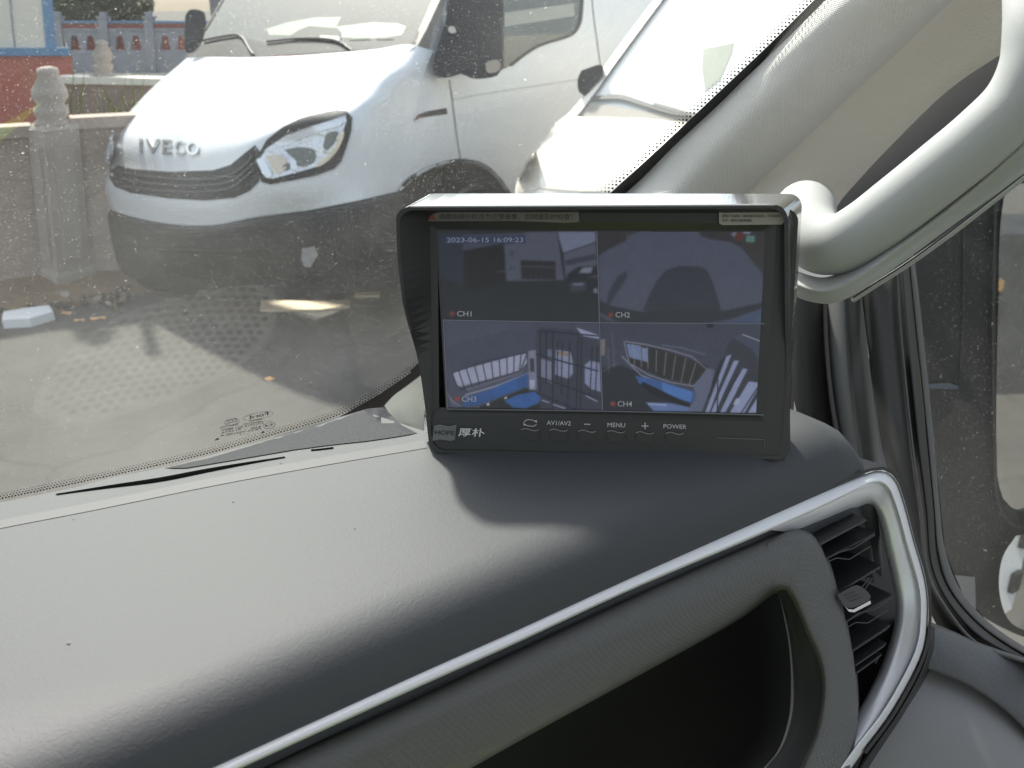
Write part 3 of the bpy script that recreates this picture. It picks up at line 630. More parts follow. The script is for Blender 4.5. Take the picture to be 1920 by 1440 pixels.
# windshield, cowl, interior
ws = patch('windshield', [(352, 108), (372, 75), (405, 20), (425, -20), (480, -140), (940, -160), (880, -110), (822, -5), (792, 60), (778, 84), (700, 92), (600, 99), (480, 107)], wsp, None or mat('van_windshield', L(.028, .045, .034), .05, spec=.8), van, .0, .008, 22)
cowl = patch('cowl', [(352, 108), (372, 83), (395, 84), (430, 76), (456, 70), (500, 82), (560, 74), (640, 84), (700, 84), (740, 74), (778, 50), (786, 60), (779, 84), (700, 92), (600, 99), (480, 107)], wsp, M['blackbump'], van, .012, .008, 10)
patch('windshield_border', strip_px([(352, 106), (400, 28), (424, -15), (480, -140)], 3.5), wsp, M['black'], ws, .012, .008, 12)
patch('windshield_border', strip_px([(776, 84), (792, 55), (815, 5), (860, -90)], 13), wsp, M['black'], ws, .012, .008, 12)
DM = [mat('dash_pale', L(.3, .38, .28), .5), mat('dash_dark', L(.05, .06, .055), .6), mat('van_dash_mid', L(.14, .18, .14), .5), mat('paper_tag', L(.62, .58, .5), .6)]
patch('pale_dashboard', [(500, 54), (540, 42), (590, 33), (640, 32), (630, 50), (700, 42), (745, 44), (762, 50), (752, 66), (700, 72), (640, 70), (560, 66), (505, 66)], wsp, DM[0], ws, .003, .003, 8)  # pale green shape laid on the windshield plane
patch('wiper_linkage', [(545, 66), (560, 56), (580, 48), (600, 50), (632, 52), (640, 60), (636, 76), (580, 74), (550, 72)], wsp, DM[1], ws, .012, .006, 6)
patch('paper_slip', [(600, 66), (634, 68), (638, 72), (634, 77), (602, 75)], wsp, DM[3], ws, .016, .004, 5)
for q in [[(655, 71), (694, 70), (694, 74), (655, 75)], [(706, 70), (745, 69), (745, 73), (706, 74)]]:
    patch('dashboard_vent', q, wsp, DM[1], ws, .008, .003, 5)
# wipers
wb = MB()
for q in [[(380, 76), (420, 68), (448, 66), (470, 96), (476, 104)], [(500, 78), (560, 72), (630, 76), (664, 98)]]:
    pts = [wsp(*p) + (CAM - wsp(*p)).normalized() * .03 for p in q]; wb.tube([Vector(p) for p in cr(pts, 24)], .009, 6)
wb.build('wiper', M['black'], van, True)
# side window and quarter glass
wn = patch('side_window', [(850, -120), (1120, -150), (1094, -40), (1089, 20), (1086, 45), (1077, 62), (1058, 69), (1030, 78), (1005, 88), (982, 104), (960, 122), (938, 133), (915, 120), (850, 20), (836, 20), (838, 0)], sv, M['vanglass'], van, .006, .006, 12)
patch('window_band', [(946, 24), (1076, 6), (1078, 30), (946, 50)], sv, mat('interior_band', L(.36, .37, .33), .5), wn, .008, .003, 12)  # pale band laid on the side window
patch('window_seal', strip_px([(936, -120), (939, 0), (941, 128)], 9), sv, M['black'], wn, .016, .006, 12)
patch('window_seal', strip_px([(1094, -60), (1091, 20), (1087, 45), (1076, 62), (1057, 71), (1030, 79), (1005, 89), (982, 104), (958, 123)], 5), sv, M['black'], wn, .014, .006, 8)
def mirror(poly, depth, parent, thickness, m, holes=True):
    o = patch('door_mirror', poly, lambda x, y: P(x, y, depth + .00035 * abs(x - poly[0][0]) + .0002 * abs(y - 70)), m, parent, 0, thickness, 9, 60); return o
mr = mirror([(845, -40), (860, -60), (930, -60), (942, -30), (942, 60), (941, 120), (935, 140), (910, 147), (884, 147), (866, 139), (850, 143), (828, 146), (815, 138), (812, 120), (820, 90), (830, 60), (838, 20)], 4.55, van, .16, M['blackbump'])
patch('mirror_lamp', [(840, 52), (850, 49), (855, 58), (853, 62), (842, 60)], lambda x, y: P(x, y, 4.53), DM[3], mr, .0, .01, 5, 16)
patch('mirror_lamp', [(910, 118), (930, 112), (938, 118), (936, 132), (914, 136)], lambda x, y: P(x, y, 4.53), mat('mirror_orange', L(.4, .34, .27), .5), mr, .0, .01, 5, 20)
mirror([(347, 30), (355, 19), (370, 18), (383, 24), (386, 40), (384, 60), (376, 84), (362, 98), (350, 98), (346, 70)], 5.9, van, .12, M['blackbump'])
# ================================================================== SILVER VAN on the right
svan = thing('minivan', 'pale silver minivan with sunlit hood and windshield, parked beside the white cargo van', 'van', P(1150, 700, 4.0) - ZV * (P(1150, 700, 4.0).z), 'vans parked outside')
M['paint2'] = mat('pearl_paint', L(.78, .74, .66), .25, metal=.1, coat=.5)
def SQ(px, py, d): return P(px, py, d)
hood = loft('hood', [
   [(968, 372, 4.2), (1010, 390, 4.05), (1080, 395, 3.95), (1180, 396, 3.85), (1350, 396, 3.7), (1500, 396, 3.62)],
   [(966, 355, 4.22), (1008, 352, 4.08), (1080, 352, 3.98), (1180, 350, 3.88), (1350, 350, 3.72), (1500, 350, 3.62)],
   [(975, 328, 4.28), (1010, 310, 4.16), (1080, 308, 4.06), (1180, 306, 3.96), (1350, 306, 3.8), (1500, 306, 3.68)],
   [(1000, 288, 4.4), (1025, 268, 4.34), (1085, 262, 4.26), (1180, 262, 4.16), (1350, 262, 4.0), (1500, 262, 3.86)],
   [(1036, 240, 4.6), (1055, 222, 4.62), (1100, 219, 4.56), (1180, 221, 4.46), (1350, 224, 4.3), (1500, 224, 4.16)]], M['paint2'], svan, 50, 7, .01)
SH = surf_bvh(bvh_of(hood), 4.1)
def swp(px, py): return hit(px, py, P(1150, 205, 4.55), (IB * -.55 + ZV * .60).normalized())
patch('windshield', [(1108, 185), (1150, 128), (1244, 0), (1330, -110), (1700, -110), (1560, 60), (1480, 232), (1200, 224), (1072, 221)], swp, mat('glare_windshield', L(.8, .82, .78), .12, spec=.9, coat=.8), svan, 0, .008, 25)  # glass painted near white: sun glare put into its colour
patch('pillar', strip_px([(1044, 238), (1072, 216), (1108, 172), (1150, 112), (1232, 2), (1320, -116)], lambda t: 15 - 3 * t), swp, M['paint2'], svan, .03, .05, 12)
patch('windshield_seal', strip_px([(1078, 220), (1110, 182), (1152, 124), (1246, -4), (1330, -116)], 2.5), swp, gap, svan, .012, .006, 10)
patch('cowl', [(1066, 220), (1090, 197), (1130, 196), (1190, 206), (1290, 216), (1340, 226), (1200, 225)], swp, mat('cowl_beige', L(.42, .39, .34), .7), svan, .012, .008, 10)
patch('wiper', strip_px([(1108, 184), (1160, 181), (1200, 192), (1250, 208), (1295, 217)], lambda t: 9 - 5 * abs(t - .3)), swp, mat('faded_wiper', L(.13), .6), svan, .03, .02, 8)
patch('wiper', strip_px([(1225, 196), (1262, 206), (1300, 216), (1345, 216)], 9), swp, mat('faded_wiper_arm', L(.16), .6), svan, .03, .02, 8)
patch('windshield_patch', [(1318, 92), (1376, 80), (1372, 100), (1350, 150), (1322, 172), (1316, 130)], swp, mat('grey_green_patch', L(.2, .24, .19), .5), svan, .004, .003, 14)  # grey-green patch laid on the windshield
patch('bumper_seam', strip_px([(1008, 352), (1100, 359), (1220, 361)], 2), SH, mat('seam_beige', L(.5, .46, .38), .6), svan, .004, .004, 8)
patch('headlight', [(969, 355), (974, 330), (988, 300), (1004, 282), (1010, 300), (1011, 352), (1000, 360), (975, 362)], SH, mat('clear_lamp', L(.55, .50, .43), .15), svan, .006, .01, 8)
mirror([(1090, 132), (1128, 122), (1130, 140), (1110, 165), (1100, 180), (1086, 172), (1083, 150)], 4.62, svan, .1, M['blackbump'])
# its closed body behind and below
mb = MB(); bl = P(975, 372, 4.25); bx = IA; by = IB
o0 = Vector((bl.x, bl.y, 0)) + IB * .12
for q0, q1 in [((0, 0, .3), (1.7, 3.9, .72)), ]:
    o_ = o0 + bx * q0[0] + by * q0[1] + ZV * q0[2]; mb.box(o_, bx * q1[0], by * q1[1], ZV * q1[2])
r0 = [o0 + bx * a + by * b + ZV * z for a, b, z in [(.05, .75, 1.02), (1.65, .75, 1.02), (1.5, 1.6, 1.85), (.2, 1.6, 1.85), (.05, 3.9, 1.02), (1.65, 3.9, 1.02), (1.5, 3.85, 1.85), (.2, 3.85, 1.85)]]
mb.add(r0, [(3, 2, 6, 7), (0, 3, 7, 4), (1, 5, 6, 2), (4, 7, 6, 5)]); mb.build('body', M['paint2'], svan)
for a, b in ((.05, .8), (1.65, .8), (.05, 3.1), (1.65, 3.1)):
    wheel(o0 + bx * a + by * b + ZV * .31, bx if a > 1 else -bx, .3, .2, svan)
# ================================================================== THE VAN WE SIT IN
cab = thing('delivery_van', 'interior of the van we sit in: grey dashboard, dusty windshield, pale pillar and grab handle', 'van', V(.2, .5, -1.3))
# ---- glass: smooth sheet fitted through its traced edges
GC = [(0, 935, .60), (200, 893, .655), (400, 848, .715), (640, 778, .80), (780, 690, .79), (960, 530, .73), (1145, 360, .66), (1340, 180, .565), (1530, 0, .475), (0, 0, .40), (0, 450, .47), (700, 0, .45), (1000, 250, .56), (500, 450, .60)]
A_ = np.array([[1, x / 1000, y / 1000, (x / 1000) * (y / 1000), (x / 1000) ** 2, (y / 1000) ** 2] for x, y, d in GC]); b_ = np.array([1 / d for x, y, d in GC])
gk = np.linalg.lstsq(A_, b_, rcond=None)[0]
def gd(px, py):
    x = px / 1000; y = py / 1000; return 1 / max(.9, float(gk @ np.array([1, x, y, x * y, x * x, y * y])))
def gsurf(px, py): return P(px, py, gd(px, py))
border = [(-420, 1010), (0, 941), (200, 899), (400, 853), (520, 818), (640, 782), (713, 742), (790, 690), (880, 612), (960, 540), (1060, 450), (1145, 366), (1340, 187), (1450, 80), (1530, 4), (1640, -105), (1720, -190)]
gpoly = [(float(p[0]), float(p[1])) for p in cr(border, 60)] + [(1720, -320), (-420, -320)]
def sheet_poly(name, poly, m, parent, off, step, thick=0, surf=gsurf):
    return patch(name, poly, surf, m, parent, off, thick, step)
ex = [(p[0] + 14, p[1] + 14) for p in border]
wsg = sheet_poly('windshield', [(float(p[0]), float(p[1])) for p in cr(ex, 60)] + [(1740, -330), (-430, -330)], M['windshield'], cab, 0, 40)
# ceramic dots printed along the edge of the glass
def dots(name, line, n, rows_, spacing, size, side, parent, grow=1.0):
    mb = MB(); q = cr(line, n); 
    for r in range(rows_):
        for i in range(n - 1):
            a, b = q[i], q[i + 1]; t = (b - a) / np.linalg.norm(b - a); nn = np.array([t[1], -t[0]]) * side
            p = (a + b) / 2 if r % 2 else a; p = p + nn * (r * spacing); s = size * (1 - .22 * r)
            ctr = gsurf(*p); pts = [gsurf(p[0] + math.cos(k * math.pi / 3) * s, p[1] + math.sin(k * math.pi / 3) * s * .85) for k in range(6)]
            mb.add([v + (CAM - v).normalized() * .0012 for v in pts], [(0, 1, 2, 3, 4, 5)])
    mb.build(name, M['frit'], parent)
lowline = [(-60, 947), (0, 935), (200, 893), (400, 847), (520, 812), (640, 775), (713, 734), (790, 681)]
dots('frit_dots', lowline, 150, 3, 4.2, 2.0, 1, wsg)
sideline = [(1100, 398), (1141, 360), (1240, 268), (1336, 180), (1446, 76), (1525, -3), (1600, -78)]
dots('frit_dots', sideline, 74, 4, 5.0, 2.5, 1, wsg)
patch('frit_band', strip_px([(1085, 430), (1150, 370), (1250, 279), (1345, 189), (1455, 85), (1540, 1), (1620, -75)], 20), gsurf, M['frit'], wsg, .001, .0015, 12)
patch('frit_band', strip_px([(782, 712), (880, 632), (960, 562), (1095, 428)], 44), gsurf, M['frit'], wsg, .001, .0015, 14)
fb = [(610, 796), (646, 776), (713, 738), (757, 708), (800, 678), (800, 730), (760, 745), (722, 760), (700, 775), (640, 800)]
patch('frit_band', fb, gsurf, M['frit'], wsg, .001, .0015, 12)
# certification marks, seen mirrored from inside
mb = MB()
def oval(mb, cx, cy, rx, ry, ang, wd, surf, off, m=0, n=40):
    vs = []; ca, sa = math.cos(ang), math.sin(ang)
    for k in range(n):
        a = 2 * math.pi * k / n
        for f in (1, -1):
            x = math.cos(a) * (rx + f * wd); y = math.sin(a) * (ry + f * wd); px = cx + x * ca - y * sa; py = cy + x * sa + y * ca
            v = surf(px, py); vs.append(v + (CAM - v).normalized() * off)
    mb.add(vs, [(2 * k, 2 * k + 1, (2 * k + 3) % (2 * n), (2 * k + 2) % (2 * n)) for k in range(n)], m)
an = math.radians(-11)
oval(mb, 484, 780, 28.5, 6, an, .35, gsurf, .0015); oval(mb, 435, 791, 14, 5.6, an, .4, gsurf, .0015); oval(mb, 505, 798, 11, 5.6, an, .4, gsurf, .0015)
text_px(mb, 'Ford', (503, 778.5), (468, 786), 6.5, gsurf, .0015, 0, .015, -.3)
for k in range(3): text_px(mb, 'C', (431 + k * 7, 793.5 - k * 1.4), (424.5 + k * 7, 794.8 - k * 1.4), 6, gsurf, .0015, 0, .01)
for body, a, b, h in [('GBMXEA', (493, 786.5), (468, 791), 2.6), ('LAMINATED', (498, 790.5), (456, 797), 2.8), ('E001596', (447, 797), (413, 803.5), 2.8), ('DOT914 AS1 M850', (494, 795), (416, 808.5), 3.4),
                      ('43R', (491, 801), (470, 805), 3.3), ('-', (463, 804), (459, 805), .6), ('011016', (452, 806), (416, 813.5), 3.4), ('PK29-V03100-A', (490, 805.5), (413, 819), 3.4), ('7', (453, 815.5), (449, 816.5), 2.5),
                      ('. . .', (469, 813), (457, 815), .8), ('E4', (511, 798.5), (497, 801), 4.2), ('11', (508, 790), (502, 791), 2)]:
    text_px(mb, body, a, b, h, gsurf, .0015, 0, .012)
for cx, cy in ((493, 811), (407, 824)):
    vs = [gsurf(*q) for q in [(cx - 5.5, cy + 2.2), (cx + 4.5, cy), (cx + .5, cy - 3.2)]]; mb.add([v + (CAM - v).normalized() * .0015 for v in vs], [(0, 1, 2)])
mb.build('certification_marks', M['frit'], wsg)
# ---- dash pad: a profile swept across the cab, dropping towards the windshield
PF = [(.226, -.240), (.2175, -.233), (.2130, -.226), (.2145, -.218), (.2185, -.2085), (.2245, -.2020), (.232, -.1995), (.25, -.1990), (.30, -.2015), (.40, -.2085), (.5, -.2160), (.6, -.224), (.7, -.233), (.82, -.245), (.95, -.26)]
pq = cr(PF, 90)
def drop(l, f=.3): return 22 * max(0, l - .355) ** 2
NL = 90; ls = [-.9 + (1.33) * i / NL for i in range(NL + 1)]
vs = []; 
def project(p):
    r = p - CAM; d = r.dot(FW); return 960 + FPX * r.dot(RT) / d, 720 - FPX * r.dot(UP) / d
pad_edge = [(-420, 1010), (0, 941), (200, 899), (400, 853), (520, 818), (600, 796), (650, 780), (713, 761), (735, 776), (755, 797), (790, 811), (860, 813), (1800, 813)]
def border_y(px):
    return float(np.interp(px, [b[0] for b in pad_edge], [b[1] for b in pad_edge]))
cols_ = []; zf = [q for q in pq if q[0] >= .236 and q[1] > -.2 or q[0] > .25]
for l in ls:                                        # the pad ends where it meets the glass
    fm = .95; f = .305
    while f < .95:
        z = float(np.interp(f, [q[0] for q in zf], [q[1] for q in zf])); p = V(l, f, z - drop(l)); x, y = project(p)
        if y < border_y(x) + 3: fm = f; break
        f += .003
    colv = []
    for q in pq:
        f = q[0] if q[0] < .3 else .3 + (q[0] - .3) * (fm - .3) / (.95 - .3); z = q[1] if q[0] < .3 else float(np.interp(f, [k[0] for k in zf], [k[1] for k in zf]))
        colv.append(V(l, f, z - drop(l)))
    cols_.append(colv)
for i in range(len(pq)):
    for cv in cols_: vs.append(cv[i])
n0 = len(vs); fs = grid_faces(len(pq), NL + 1)
vs += [v - ZV * .02 for v in vs]; fs += [tuple(n0 + i for i in reversed(f)) for f in fs]
dash = mesh('dashboard', vs, fs, M['pad'], cab, True)
dv = bvh_of(dash); ds = surf_bvh(dv, .5)
# trough between the pad and the glass, with the loudspeaker grille that mirrors in the windshield
ZT = -.345
mb = MB(); st_ = .012
for i in range(int(1.5 / st_)):
    for j in range(int(.5 / st_)):
        q = [V(-.95 + (i + a) * st_, .36 + (j + b) * st_, ZT - .012) for a, b in ((0, 0), (1, 0), (1, 1), (0, 1))]
        if all(project(p)[1] > border_y(project(p)[0]) + 6 for p in q): mb.add(q, [(0, 1, 2, 3)])
mb.build('trough', M['leather'], dash)
def mirror_hit(px, py, z):
    a = gsurf(px, py); n = (gsurf(px + 2, py) - a).cross(gsurf(px, py + 2) - a).normalized(); d = (a - CAM).normalized(); r = d - 2 * d.dot(n) * n
    return a + r * ((CAM.z + z - a.z) / r.z)
gl0 = [(62, 770), (80, 715), (150, 640), (240, 585), (380, 548), (480, 534), (508, 545), (520, 575), (500, 640), (440, 690), (330, 740), (200, 778), (110, 792)]
gp2 = [mirror_hit(x, y, ZT) for x, y in gl0]; mb = MB(); k_ = len(gp2)
gp2 = [Vector(tuple(p)) for p in cr(gp2 + [gp2[0]], 60)[:-1]]; k_ = len(gp2); mb.add(gp2 + [p - ZV * .012 for p in gp2], [tuple(range(k_))] + [(i, (i + 1) % k_, k_ + (i + 1) % k_, k_ + i) for i in range(k_)]); 
M['grille'] = mat('speaker_grille', L(.2), .7); spk = mb.build('speaker_grille', M['grille'], dash)
def inside(p, P_, sh=1.0):
    c_ = sum(P_, Vector()) / len(P_); q = [((v.x - c_.x) * sh + c_.x, (v.y - c_.y) * sh + c_.y) for v in P_]; r = False; j = len(q) - 1
    for i in range(len(q)):
        if (q[i][1] > p.y) != (q[j][1] > p.y) and p.x < (q[j][0] - q[i][0]) * (p.y - q[i][1]) / (q[j][1] - q[i][1]) + q[i][0]: r = not r
        j = i
    return r
mb = MB(); ax_ = (mirror_hit(330, 640, ZT) - mirror_hit(290, 645, ZT)).normalized(); ax_.z = 0; ay_ = Vector((-ax_.y, ax_.x, 0)); c0_ = mirror_hit(300, 660, ZT)
px_ = (mirror_hit(322, 657, ZT) - c0_).length; py_ = (mirror_hit(300, 673, ZT) - c0_).length; print('grille pitch', px_, py_, c0_ - CAM)
for i in range(-26, 27):
    for j in range(-26, 27):
        p = c0_ + ax_ * px_ * (i + .5 * (j % 2)) + ay_ * py_ * j
        if inside(p, gp2, .93): mb.add([p + ax_ * px_ * .36 * math.cos(k * 1.0472) + ay_ * py_ * .36 * math.sin(k * 1.0472) + ZV * .0006 for k in range(6)], [tuple(range(6))])
mb.build('grille_holes', mat('hole_black', L(.004), 1, spec=0), spk)
# raised ridge, slot, corner with its shade painted in
patch('pad_ridge', [(float(p[0]), float(p[1])) for p in strip_px([(-60, 996), (0, 983), (170, 950), (400, 903), (600, 866), (800, 832)], 15)], ds, mat('ridge_grey', L(.055, .057, .06), .6, spec=.58, bump='leather', scale=900, bs=.3, bd=.0002), dash, .0006, .001, 14)
patch('demister_slot', strip_px([(105, 926), (200, 912), (300, 898), (388, 881), (460, 868), (534, 856)], lambda t: .8 + 5.4 * math.sin(math.pi * t) ** 1.6), ds, mat('slot_dark', L(.004), 1, spec=0), dash, .0016, .002, 6)
patch('demister_slot', strip_px([(583, 843), (600, 841.5), (625, 838.5)], 1.2), ds, mat('slot_dark_thin', L(.004), 1, spec=0), dash, .0016, .002, 6)
def dsg(x, y):
    yy = max(y, border_y(x) + 7); h = ds(x, yy)
    while h is None or (h - CAM).dot(FW) > gd(x, yy): yy += 3; h = ds(x, yy)
    return P(x, y, (h - CAM).dot(FW) + .0009 * (yy - y))
patch('shaded_corner', [(300, 878), (388, 860), (470, 836), (553, 806), (632, 783), (690, 766), (716, 764), (733, 777), (753, 797), (782, 812), (735, 820), (686, 827), (620, 834), (551, 843), (440, 862), (350, 877)], dsg, mat('shaded_leather', L(.022, .024, .028), .65, spec=.22, bump='leather', scale=500, bs=.6, bd=.0005), dash, .0012, .001, 12)  # shade at the windshield corner put into a darker leather colour
loft('pillar_foot', [
   [(721, 760, .76), (738, 742, .765), (765, 722, .76), (805, 692, .75)],
   [(728, 772, .735), (752, 762, .73), (780, 750, .73), (815, 740, .725)],
   [(745, 793, .715), (765, 790, .71), (790, 786, .71), (820, 780, .705)],
   [(768, 809, .705), (785, 812, .70), (800, 813, .70), (830, 812, .70)]], mat('foot_fabric', c(98, 100, 96), .85, spec=.2, bump='weave', scale=140, bs=.5, bd=.0006), cab, 30, 8, .004)
for sx, sy, sr in ((437, 940, 1.6), (128, 1205, 3.2), (526, 868, 1.3), (665, 990, 1.2), (138, 973, 1.2), (1140, 1040, 1.2)):
    patch('dirt_fleck', [(sx + sr * math.cos(k), sy + sr * .7 * math.sin(k)) for k in range(6)], ds, M['black'], dash, .0008, .0006, 6)
# ---- fascia plane under the silver trim
QN = (FV * -.108 + ZV * .05); QP = V(.2, .213, -.226); QN = QN.normalized()
def qs(px, py): return hit(px, py, QP, QN)
def qd(px, py): return (qs(px, py) - CAM).dot(FW)
def Q(px, py, off=0): return (px, py, qd(px, py) - off)
outer = [(-400, 1782), (250, 1492), (380, 1431), (780, 1250), (960, 1173), (1180, 1074), (1400, 979), (1543, 919), (1600, 897), (1639, 884), (1657, 883), (1677, 898), (1694, 940), (1714, 1015), (1731, 1073), (1738, 1111), (1739, 1157), (1734, 1207), (1719, 1248), (1668, 1340), (1618, 1407), (1580, 1460)]
inner_ = [(-320, 1790), (330, 1497), (450, 1440), (780, 1289), (960, 1208), (1180, 1106), (1400, 1012), (1530, 955), (1590, 926), (1636, 905), (1652, 904), (1666, 915), (1681, 952), (1701, 1022), (1718, 1080), (1725, 1113), (1726, 1155), (1721, 1203), (1706, 1243), (1656, 1332), (1606, 1397), (1568, 1450)]
# silver trim: rounded band
def rail(name, A, B, offs, m, parent, n=120, nv=4, thick=.004):
    a = cr(A, n); b = cr(B, n); rows_ = []
    for t, o in offs:
        rows_.append([Q(*(a[i] * (1 - t) + b[i] * t), o) for i in range(n)])
    return loft(name, rows_, m, parent, n, nv, thick)
# only the run along the dash keeps the full width; round the vent the bright lip is thinner
trim = rail('trim_strip', outer, inner_, [(-.12, -.008), (-.06, -.004), (.15, -.0008), (.5, .0022), (.82, .0038), (.98, .003), (1.05, -.002)], M['silver'], cab)
edge = strip_px([(-400, 1778), (250, 1488), (380, 1427), (780, 1246), (960, 1169), (1180, 1070), (1400, 975), (1543, 915), (1600, 892), (1641, 879), (1661, 879), (1682, 894), (1699, 938), (1719, 1013), (1736, 1072), (1743, 1111), (1744, 1159), (1739, 1209), (1724, 1252), (1672, 1345), (1622, 1412)], 6, 140)
patch('trim_gap', edge, lambda x, y: P(x, y, qd(x, y) - .0005), M['black'], cab, .0, .004, 9)
# vent surround: satin, widening down the right side
vin = [(1495, 1000), (1514, 992), (1560, 972), (1622, 946), (1637, 948), (1647, 969), (1660, 1023), (1677, 1098), (1682, 1132), (1679, 1173), (1660, 1236), (1635, 1290), (1610, 1336), (1585, 1375)]
vout = [(1440, 993), (1480, 976), (1530, 954), (1590, 925), (1634, 906), (1651, 905), (1664, 917), (1680, 954), (1699, 1024), (1716, 1081), (1723, 1113), (1724, 1155), (1719, 1201), (1704, 1241), (1654, 1331), (1592, 1418)]
rail('vent_surround', vout, vin, [(-.02, -.0015), (.08, -.0015), (.4, -.005), (.75, -.010), (1.0, -.017), (1.06, -.03)], mat('satin_surround', L(.78, .79, .82), .42, metal=.6), cab, 90)
# vent cavity and slats
def q2(off): return lambda x, y: P(x, y, qd(x, y) + off)
cav = [(1480, 985), (1560, 960), (1622, 936), (1645, 942), (1660, 970), (1690, 1100), (1694, 1140), (1688, 1180), (1668, 1245), (1640, 1300), (1590, 1400), (1560, 1400)]
vent = patch('air_vent', cav, q2(.055), M['black'], cab, 0, .005, 25)
def slat(a, b, dep, m, name='slat', rise=26, kink=None):
    mb = MB(); A = P(a[0], a[1], qd(*a) + .006); B = P(b[0], b[1], qd(*b) + .006)
    up = Vector((0, 0, 1)); back = (FV * .035 + ZV * -.004)
    mb.box(A - (B - A) * .15, (B - A) * 1.1, back, up * .0016); mb.build(name, m, vent)
M['slatedge'] = mat('slat_edge', L(.05), .35)
for a, b in [((1535, 1022), (1626, 974)), ((1548, 1050), (1644, 1001)), ((1569, 1113), (1655, 1062)), ((1584, 1169), (1677, 1117)), ((1597, 1222), (1672, 1173)), ((1604, 1250), (1664, 1207)), ((1606, 1264), (1655, 1228))]:
    slat(a, b, 0, M['vent'])
for q in [[(1549, 1048), (1572, 1036), (1600, 1028), (1640, 1003)], [(1551, 1054), (1568, 1046), (1592, 1049), (1632, 1024)], [(1584, 1168), (1608, 1150), (1640, 1142), (1672, 1121)], [(1587, 1177), (1604, 1167), (1627, 1168), (1664, 1144)], [(1537, 1022), (1625, 975)], [(1569, 1112), (1649, 1065)], [(1597, 1222), (1663, 1179)], [(1604, 1248), (1658, 1211)], [(1606, 1262), (1648, 1232), (1641, 1244)], [(1612, 1106), (1630, 1083)], [(1621, 1106), (1634, 1085)]]:
    mb = MB(); mb.tube([P(x, y, qd(x, y) + .004) for x, y in q], .00032, 6); mb.build('slat_edge', M['slatedge'], vent)
# vent tab
tabp = [(1570, 1117), (1574, 1113), (1602, 1098), (1610, 1098), (1630, 1113), (1632, 1122), (1606, 1137), (1596, 1140), (1588, 1138)]
tb = patch('vent_tab', tabp, lambda x, y: P(x, y, qd(x, y) - .006), mat('tab_grey', L(.05, .052, .056), .45), vent, 0, .006, 6, 40)
rim = [(1572, 1122), (1590, 1142), (1600, 1143), (1632, 1126), (1633, 1132), (1602, 1148), (1592, 1147)]
patch('tab_rim', rim, lambda x, y: P(x, y, qd(x, y) - .0035), M['silver'], tb, 0, .004, 5)
for r_ in range(3):
    for k in range(5):
        x = 1582 + k * 4.6 + r_ * 6.2; y = 1116.5 - k * 1.9 + r_ * 5.2
        patch('tab_dimple', [(x, y), (x + 2.6, y - 1.1), (x + 3.2, y + .6), (x + .6, y + 1.7)], lambda x, y: P(x, y, qd(x, y) - .0064), M['black'], tb, 0, .0003, 6)
# ---- storage recess: rolled lip, right cheek, dark inside
top_ = [(-400, 1858), (250, 1560), (450, 1456), (780, 1307), (960, 1222), (1180, 1120), (1400, 1024), (1478, 994), (1512, 998)]
mid1 = [(-400, 1890), (250, 1590), (450, 1500), (780, 1347), (960, 1262), (1180, 1160), (1360, 1080), (1455, 1040), (1500, 1030)]
mid2 = [(-400, 1945), (250, 1640), (450, 1560), (780, 1390), (960, 1305), (1180, 1205), (1360, 1124), (1445, 1086), (1482, 1090)]
bot_ = [(-350, 2060), (300, 1750), (600, 1590), (857, 1440), (995, 1362), (1167, 1268), (1383, 1147), (1450, 1100), (1478, 1104)]
lip = loft('recess_lip', [[Q(x, y, -.012) for x, y in top_], [Q(x, y + 8, -.003) for x, y in top_], [Q(x, y, .003) for x, y in mid1], [Q(x, y, .003) for x, y in mid2], [Q(x, y, -.004) for x, y in bot_], [Q(x + 5, y + 6, -.03) for x, y in bot_], [Q(x + 10, y + 10, -.09) for x, y in bot_]], M['fascia'], cab, 60, 5, .003)
cheek_o = [(1440, 1012), (1482, 995), (1510, 997), (1530, 1012), (1545, 1040), (1560, 1075), (1582, 1150), (1600, 1235), (1608, 1320), (1604, 1390), (1590, 1460), (1570, 1520)]
cheek_i = [(1440, 1085), (1450, 1085), (1458, 1085), (1468, 1090), (1480, 1105), (1490, 1120), (1515, 1180), (1540, 1240), (1546, 1290), (1534, 1370), (1512, 1425), (1480, 1500)]
a = cr(cheek_o, 70); b = cr(cheek_i, 70)
ck = []
for t, o in [(-.05, -.03), (0.0, -.004), (.07, .0015), (.2, .0035), (.5, .0042), (.85, .0036), (1.0, .0008), (1.07, -.010)]:
    ck.append([Q(*(a[i] * (1 - t) + b[i] * t), o - .0030 * max(0, 1 - i / 14)) for i in range(70)])
loft('recess_cheek', ck, M['fascia'], cab, 70, 5, .003)
c2 = [(1452, 1100), (1462, 1120), (1470, 1150), (1480, 1200), (1486, 1268), (1484, 1337), (1465, 1400), (1434, 1440), (1380, 1500), (1300, 1560)]
a = cr(cheek_i, 60); b = cr(c2, 60)
loft('recess_wall', [[Q(*(a[i] * (1 - t) + b[i] * t), o) for i in range(60)] for t, o in [(.0, -.008), (.15, -.018), (.5, -.03), (.9, -.045), (1.0, -.09), (1.1, -.16)]], mat('recess_wall_dark', L(.03, .031, .034), .7), cab, 60, 5, .002)
M['recess'] = mat('recess_black', L(.012, .013, .012), .8)
patch('recess_back', [(-350, 2050), (300, 1740), (600, 1560), (857, 1400), (995, 1330), (1167, 1230), (1383, 1110), (1452, 1070), (1500, 1120), (1520, 1300), (1500, 1500), (1300, 1750)], q2(.17), M['recess'], cab, 0, .01, 40)
